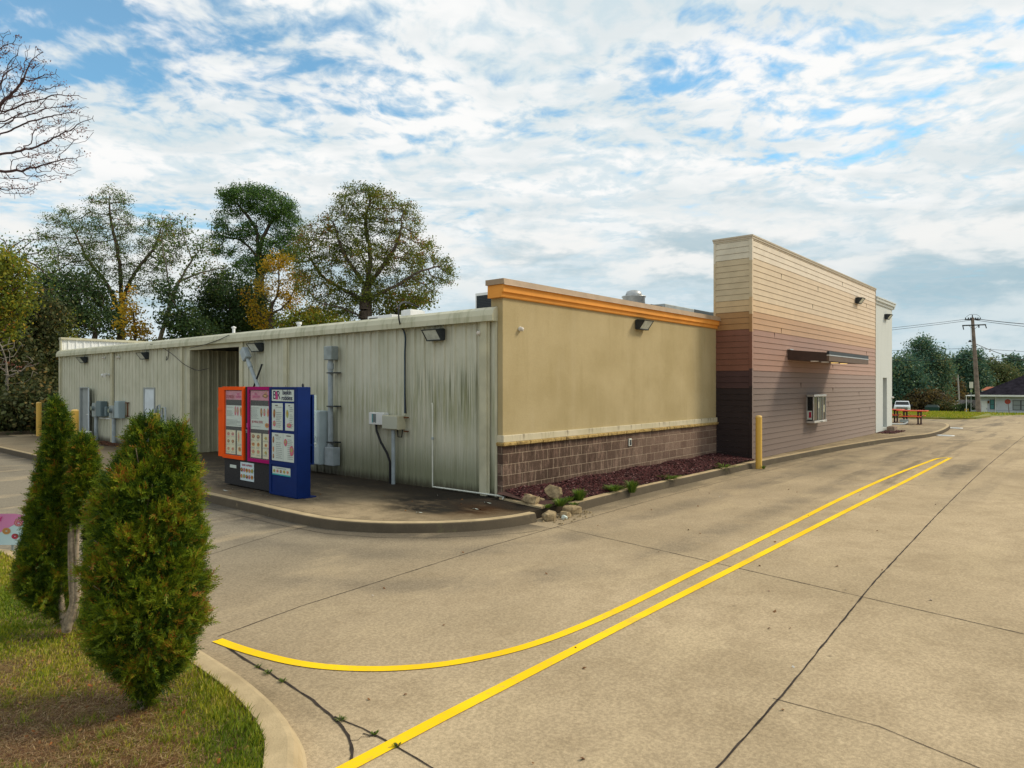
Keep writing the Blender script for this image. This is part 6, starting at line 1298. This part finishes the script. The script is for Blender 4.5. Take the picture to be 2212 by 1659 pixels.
gapf = lambda U, V, Y, q_: ((U > 143+.0*V) & (V > 1125) & (q_ < .93) & (Y < 6.12)) | ((V > 1295) & (q_ < .5))
PA_ = [(868, 118, 122), (890, 110, 132), (925, 105, 148), (960, 100, 156), (1000, 88, 163), (1050, 73, 166), (1110, 62, 164), (1150, 56, 160), (1175, 46, 156), (1230, 34, 154), (1275, 38, 152), (1305, 62, 148), (1330, 112, 146), (1345, 132, 150)]
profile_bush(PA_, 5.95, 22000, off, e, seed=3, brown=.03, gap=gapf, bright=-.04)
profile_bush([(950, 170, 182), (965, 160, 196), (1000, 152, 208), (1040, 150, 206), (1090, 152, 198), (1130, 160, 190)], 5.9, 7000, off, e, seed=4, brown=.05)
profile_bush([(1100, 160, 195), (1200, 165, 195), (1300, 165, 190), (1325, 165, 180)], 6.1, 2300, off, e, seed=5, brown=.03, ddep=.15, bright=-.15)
mb = MB()
def lp(u, v, dd=0): return tuple(D(u, 5.95+dd, v)-Vector(off))
for pts, rs in (([(143, 1362), (150, 1330), (160, 1290), (157, 1220), (155, 1130), (158, 1050)], (.040, .034, .026, .022, .017, .008)), ([(146, 1358), (160, 1320), (167, 1280), (166, 1210), (168, 1140), (172, 1040)], (.03, .024, .02, .016, .013, .006)), ([(143, 1358), (134, 1320), (128, 1250), (120, 1100), (118, 880)], (.035, .03, .022, .014, .003)),
                ([(148, 1355), (154, 1310), (150, 1240), (149, 1150)], (.02, .016, .013, .01)), ([(146, 1352), (125, 1310), (100, 1290), (70, 1300)], (.014, .010, .007, .004)), ([(146, 1345), (120, 1318), (95, 1300), (60, 1310)], (.012, .009, .007, .003)), ([(150, 1350), (165, 1335), (172, 1310)], (.009, .006, .004)), ([(143, 1350), (130, 1345), (115, 1355)], (.010, .007, .004)),
                ([(118, 985), (112, 940), (108, 900)], (.005, .004, .002)), ([(125, 1100), (116, 1040), (108, 985)], (.006, .005, .003))):
    mb.tube(smooth([lp(u, v, -.14 if i < 2 and False else (-.06 if u > 145 else -.03)) for i, (u, v) in enumerate(pts)], 3), list(np.interp(np.linspace(0, 1, (len(pts)-1)*3+1), np.linspace(0, 1, len(rs)), rs)), 7)
mb.build('stem', M_BARKP, e)
# --- grass on the island
poly = np.array(isl)
def inside(P):
    x, y = P[:, 0], P[:, 1]; c = np.zeros(len(P), bool); j = len(poly)-1
    for i in range(len(poly)):
        xi, yi = poly[i]; xj, yj = poly[j]
        c ^= ((yi > y) != (yj > y)) & (x < (xj-xi)*(y-yi)/(yj-yi+1e-12)+xi); j = i
    return c
def fb(x, y, s, sd_):
    rg = np.random.default_rng(sd_); o = 0
    for k in range(7):
        a = rg.uniform(0, 6.28); f = s*rg.uniform(.6, 1.9); o = o+np.sin((x*math.cos(a)+y*math.sin(a))*f+rg.uniform(0, 6))
    return o/3.2
n = 700000; P = np.stack([RNG.uniform(-13, -7.2, n), RNG.uniform(-6.2, 2.8, n)], 1)
dd = (P-np.array(CAM[:2])); dep_ = dd@np.array(FW); lat_ = dd@np.array(RT); P = P[(dep_ > 3.2) & (np.abs(lat_) < dep_*.85+.3) & (RNG.uniform(0, 1, n) < np.minimum(1, (4.3/np.maximum(dep_, 1))**1.6)*.62)]
P = P[inside(P)]; n = len(P); x, y = P[:, 0], P[:, 1]
dist = np.min(np.linalg.norm(P[:, None, ::1][:, 0][:, None]-poly[None, 24:130:2], axis=2), axis=1)
dry = 1.15-np.sqrt(((x+8.55)/1.05)**2+((y+3.75)/1.55)**2)+.45*fb(x, y, 3.2, 1)+.30*fb(x, y, 9, 2)-1.0*np.clip(.40-dist, 0, 1)/.40
dry += .75*np.exp(-(((x-b0.x)/.45)**2+((y-b0.y)/.45)**2))+.6*np.exp(-(((x-b1.x)/.55)**2+((y-b1.y)/.45)**2))-.30+.35*fb(x, y, 6, 12)
isdry = dry+RNG.normal(0, .42, n) > .12
h = np.where(isdry, RNG.uniform(.006, .024, n), RNG.uniform(.014, .042, n)*(1+.6*np.clip(.3-dist, 0, 1)/.3)); a = RNG.uniform(0, 6.28, n)
lean = np.where(isdry, RNG.uniform(.8, 3.0, n), RNG.uniform(.2, .9, n)); L_ = np.stack([np.cos(a), np.sin(a)], 1)*(np.minimum(h*lean, .05))[:, None]
wv = np.where(isdry, .0018, .0024)*RNG.uniform(.7, 1.4, n)*np.clip(np.linalg.norm(P-np.array(CAM[:2]), axis=1)/4.2, 1, 2.6); s = np.stack([-np.sin(a+.6), np.cos(a+.6)], 1)*wv[:, None]; z0 = np.full(n, -.036)
B_ = np.column_stack([P, z0]); T_ = np.column_stack([P+L_, z0+h]); M_ = np.column_stack([P+L_*.4, z0+h*.62]); s3 = np.column_stack([s, np.zeros(n)])
V = np.stack([B_-s3, B_+s3, M_+s3*.8, M_-s3*.8, T_], 1).reshape(-1, 3); k = np.arange(n)[:, None]*5
F = np.concatenate([k+np.array([0, 1, 2]), k+np.array([0, 2, 3]), k+np.array([3, 2, 4])])
rnd = np.where(isdry, np.clip(RNG.normal(.84, .14, n)+.08*fb(x, y, 5, 9), .6, 1), np.clip(.40+.20*fb(x, y, 2.5, 5)+.10*fb(x, y, 8, 6)+RNG.normal(0, .13, n), 0, .68))
tag(npmesh('grass', V, F, LGR, rnd=np.tile(rnd, 3)), kind='stuff')
# taller green clumps scattered over the island
cc_ = P[RNG.integers(0, len(P), 110)]; nc = 110*34; ci = RNG.integers(0, 110, nc); PC = cc_[ci]+RNG.normal(0, .022, (nc, 2)); PC = PC[inside(PC)]; nc = len(PC); ac = RNG.uniform(0, 6.28, nc); hc = RNG.uniform(.03, .085, nc)
sc = np.stack([-np.sin(ac), np.cos(ac), np.zeros(nc)], 1)*.0028; Bc = np.column_stack([PC, np.full(nc, -.036)]); Tc = Bc+np.stack([np.cos(ac)*hc*.7, np.sin(ac)*hc*.7, hc], 1)
V = np.stack([Bc-sc, Bc+sc, Tc], 1).reshape(-1, 3); tag(npmesh('grass', V, np.arange(3*nc).reshape(-1, 3), LGR, rnd=np.clip(RNG.normal(.28, .12, nc), 0, .55)), kind='stuff')
# long dry straw and needles lying on the bare patches
idx = RNG.choice(np.where(isdry)[0], 26000); PS = P[idx]+RNG.normal(0, .02, (26000, 2)); A_ = RNG.uniform(0, 6.28, 26000)+.0; LL = RNG.uniform(.008, .035, 26000)
dv_ = np.stack([np.cos(A_), np.sin(A_), RNG.normal(0, .12, 26000)], 1)*LL[:, None]; pv_ = np.stack([-np.sin(A_), np.cos(A_), np.zeros(26000)], 1)*.0010; C_ = np.column_stack([PS, RNG.uniform(-.03, -.012, 26000)])
V = np.stack([C_-dv_-pv_, C_-dv_+pv_, C_+dv_+pv_, C_+dv_-pv_], 1).reshape(-1, 3)
tag(npmesh('straw', V, np.arange(len(V)).reshape(-1, 4), leafmat('straw', [(0, (.09, .035, .02)), (.55, (.22, .11, .05)), (.85, (.40, .26, .12)), (1, (.60, .46, .26))], .2), rnd=RNG.uniform(0, 1, 26000)), kind='stuff')
# dry leaves scattered on the island
def ipt():
    return (random.uniform(-9.8, -7.7), random.uniform(-5.6, -1.5), -.02)
V, F, r = chips(260, ipt, .008, .018); tag(npmesh('fallen_leaves', V, F, MATS.get('x') or leafmat('island_fallen', [(0, (.10, .05, .02)), (.6, (.28, .10, .03)), (1, (.35, .22, .09))], 0, .9), rnd=r), kind='stuff')
# grass verge beyond the far left kerb, and across the lot
def tufts(name, n, fx, fy, z, h0, h1, w_, lo, hi):
    X, Y = RNG.uniform(*fx, n), RNG.uniform(*fy, n); a = RNG.uniform(0, 6.28, n); h = RNG.uniform(h0, h1, n); s = np.stack([np.cos(a)*w_, np.sin(a)*w_, np.zeros(n)], 1); Bq = np.stack([X, Y, np.array([z(p, q_) for p, q_ in zip(X, Y)])], 1)
    V = np.stack([Bq-s, Bq+s, Bq+np.stack([RNG.normal(0, .02, n), RNG.normal(0, .02, n), h], 1)], 1).reshape(-1, 3); tag(npmesh(name, V, np.arange(3*n).reshape(-1, 3), LGR, rnd=RNG.uniform(lo, hi, n)), kind='stuff')
tufts('grass', 16000, (-14, 2), (29.8, 36), lambda p, q_: -.19, .05, .20, .03, .25, .72)
tufts('grass', 9000, (44.1, 54.3), (-2.3, 8), lambda p, q_: -.03, .04, .12, .03, .2, .62)
tufts('grass', 9000, (55, 75), (-14, 8), terrain_z, .04, .16, .04, .2, .6)
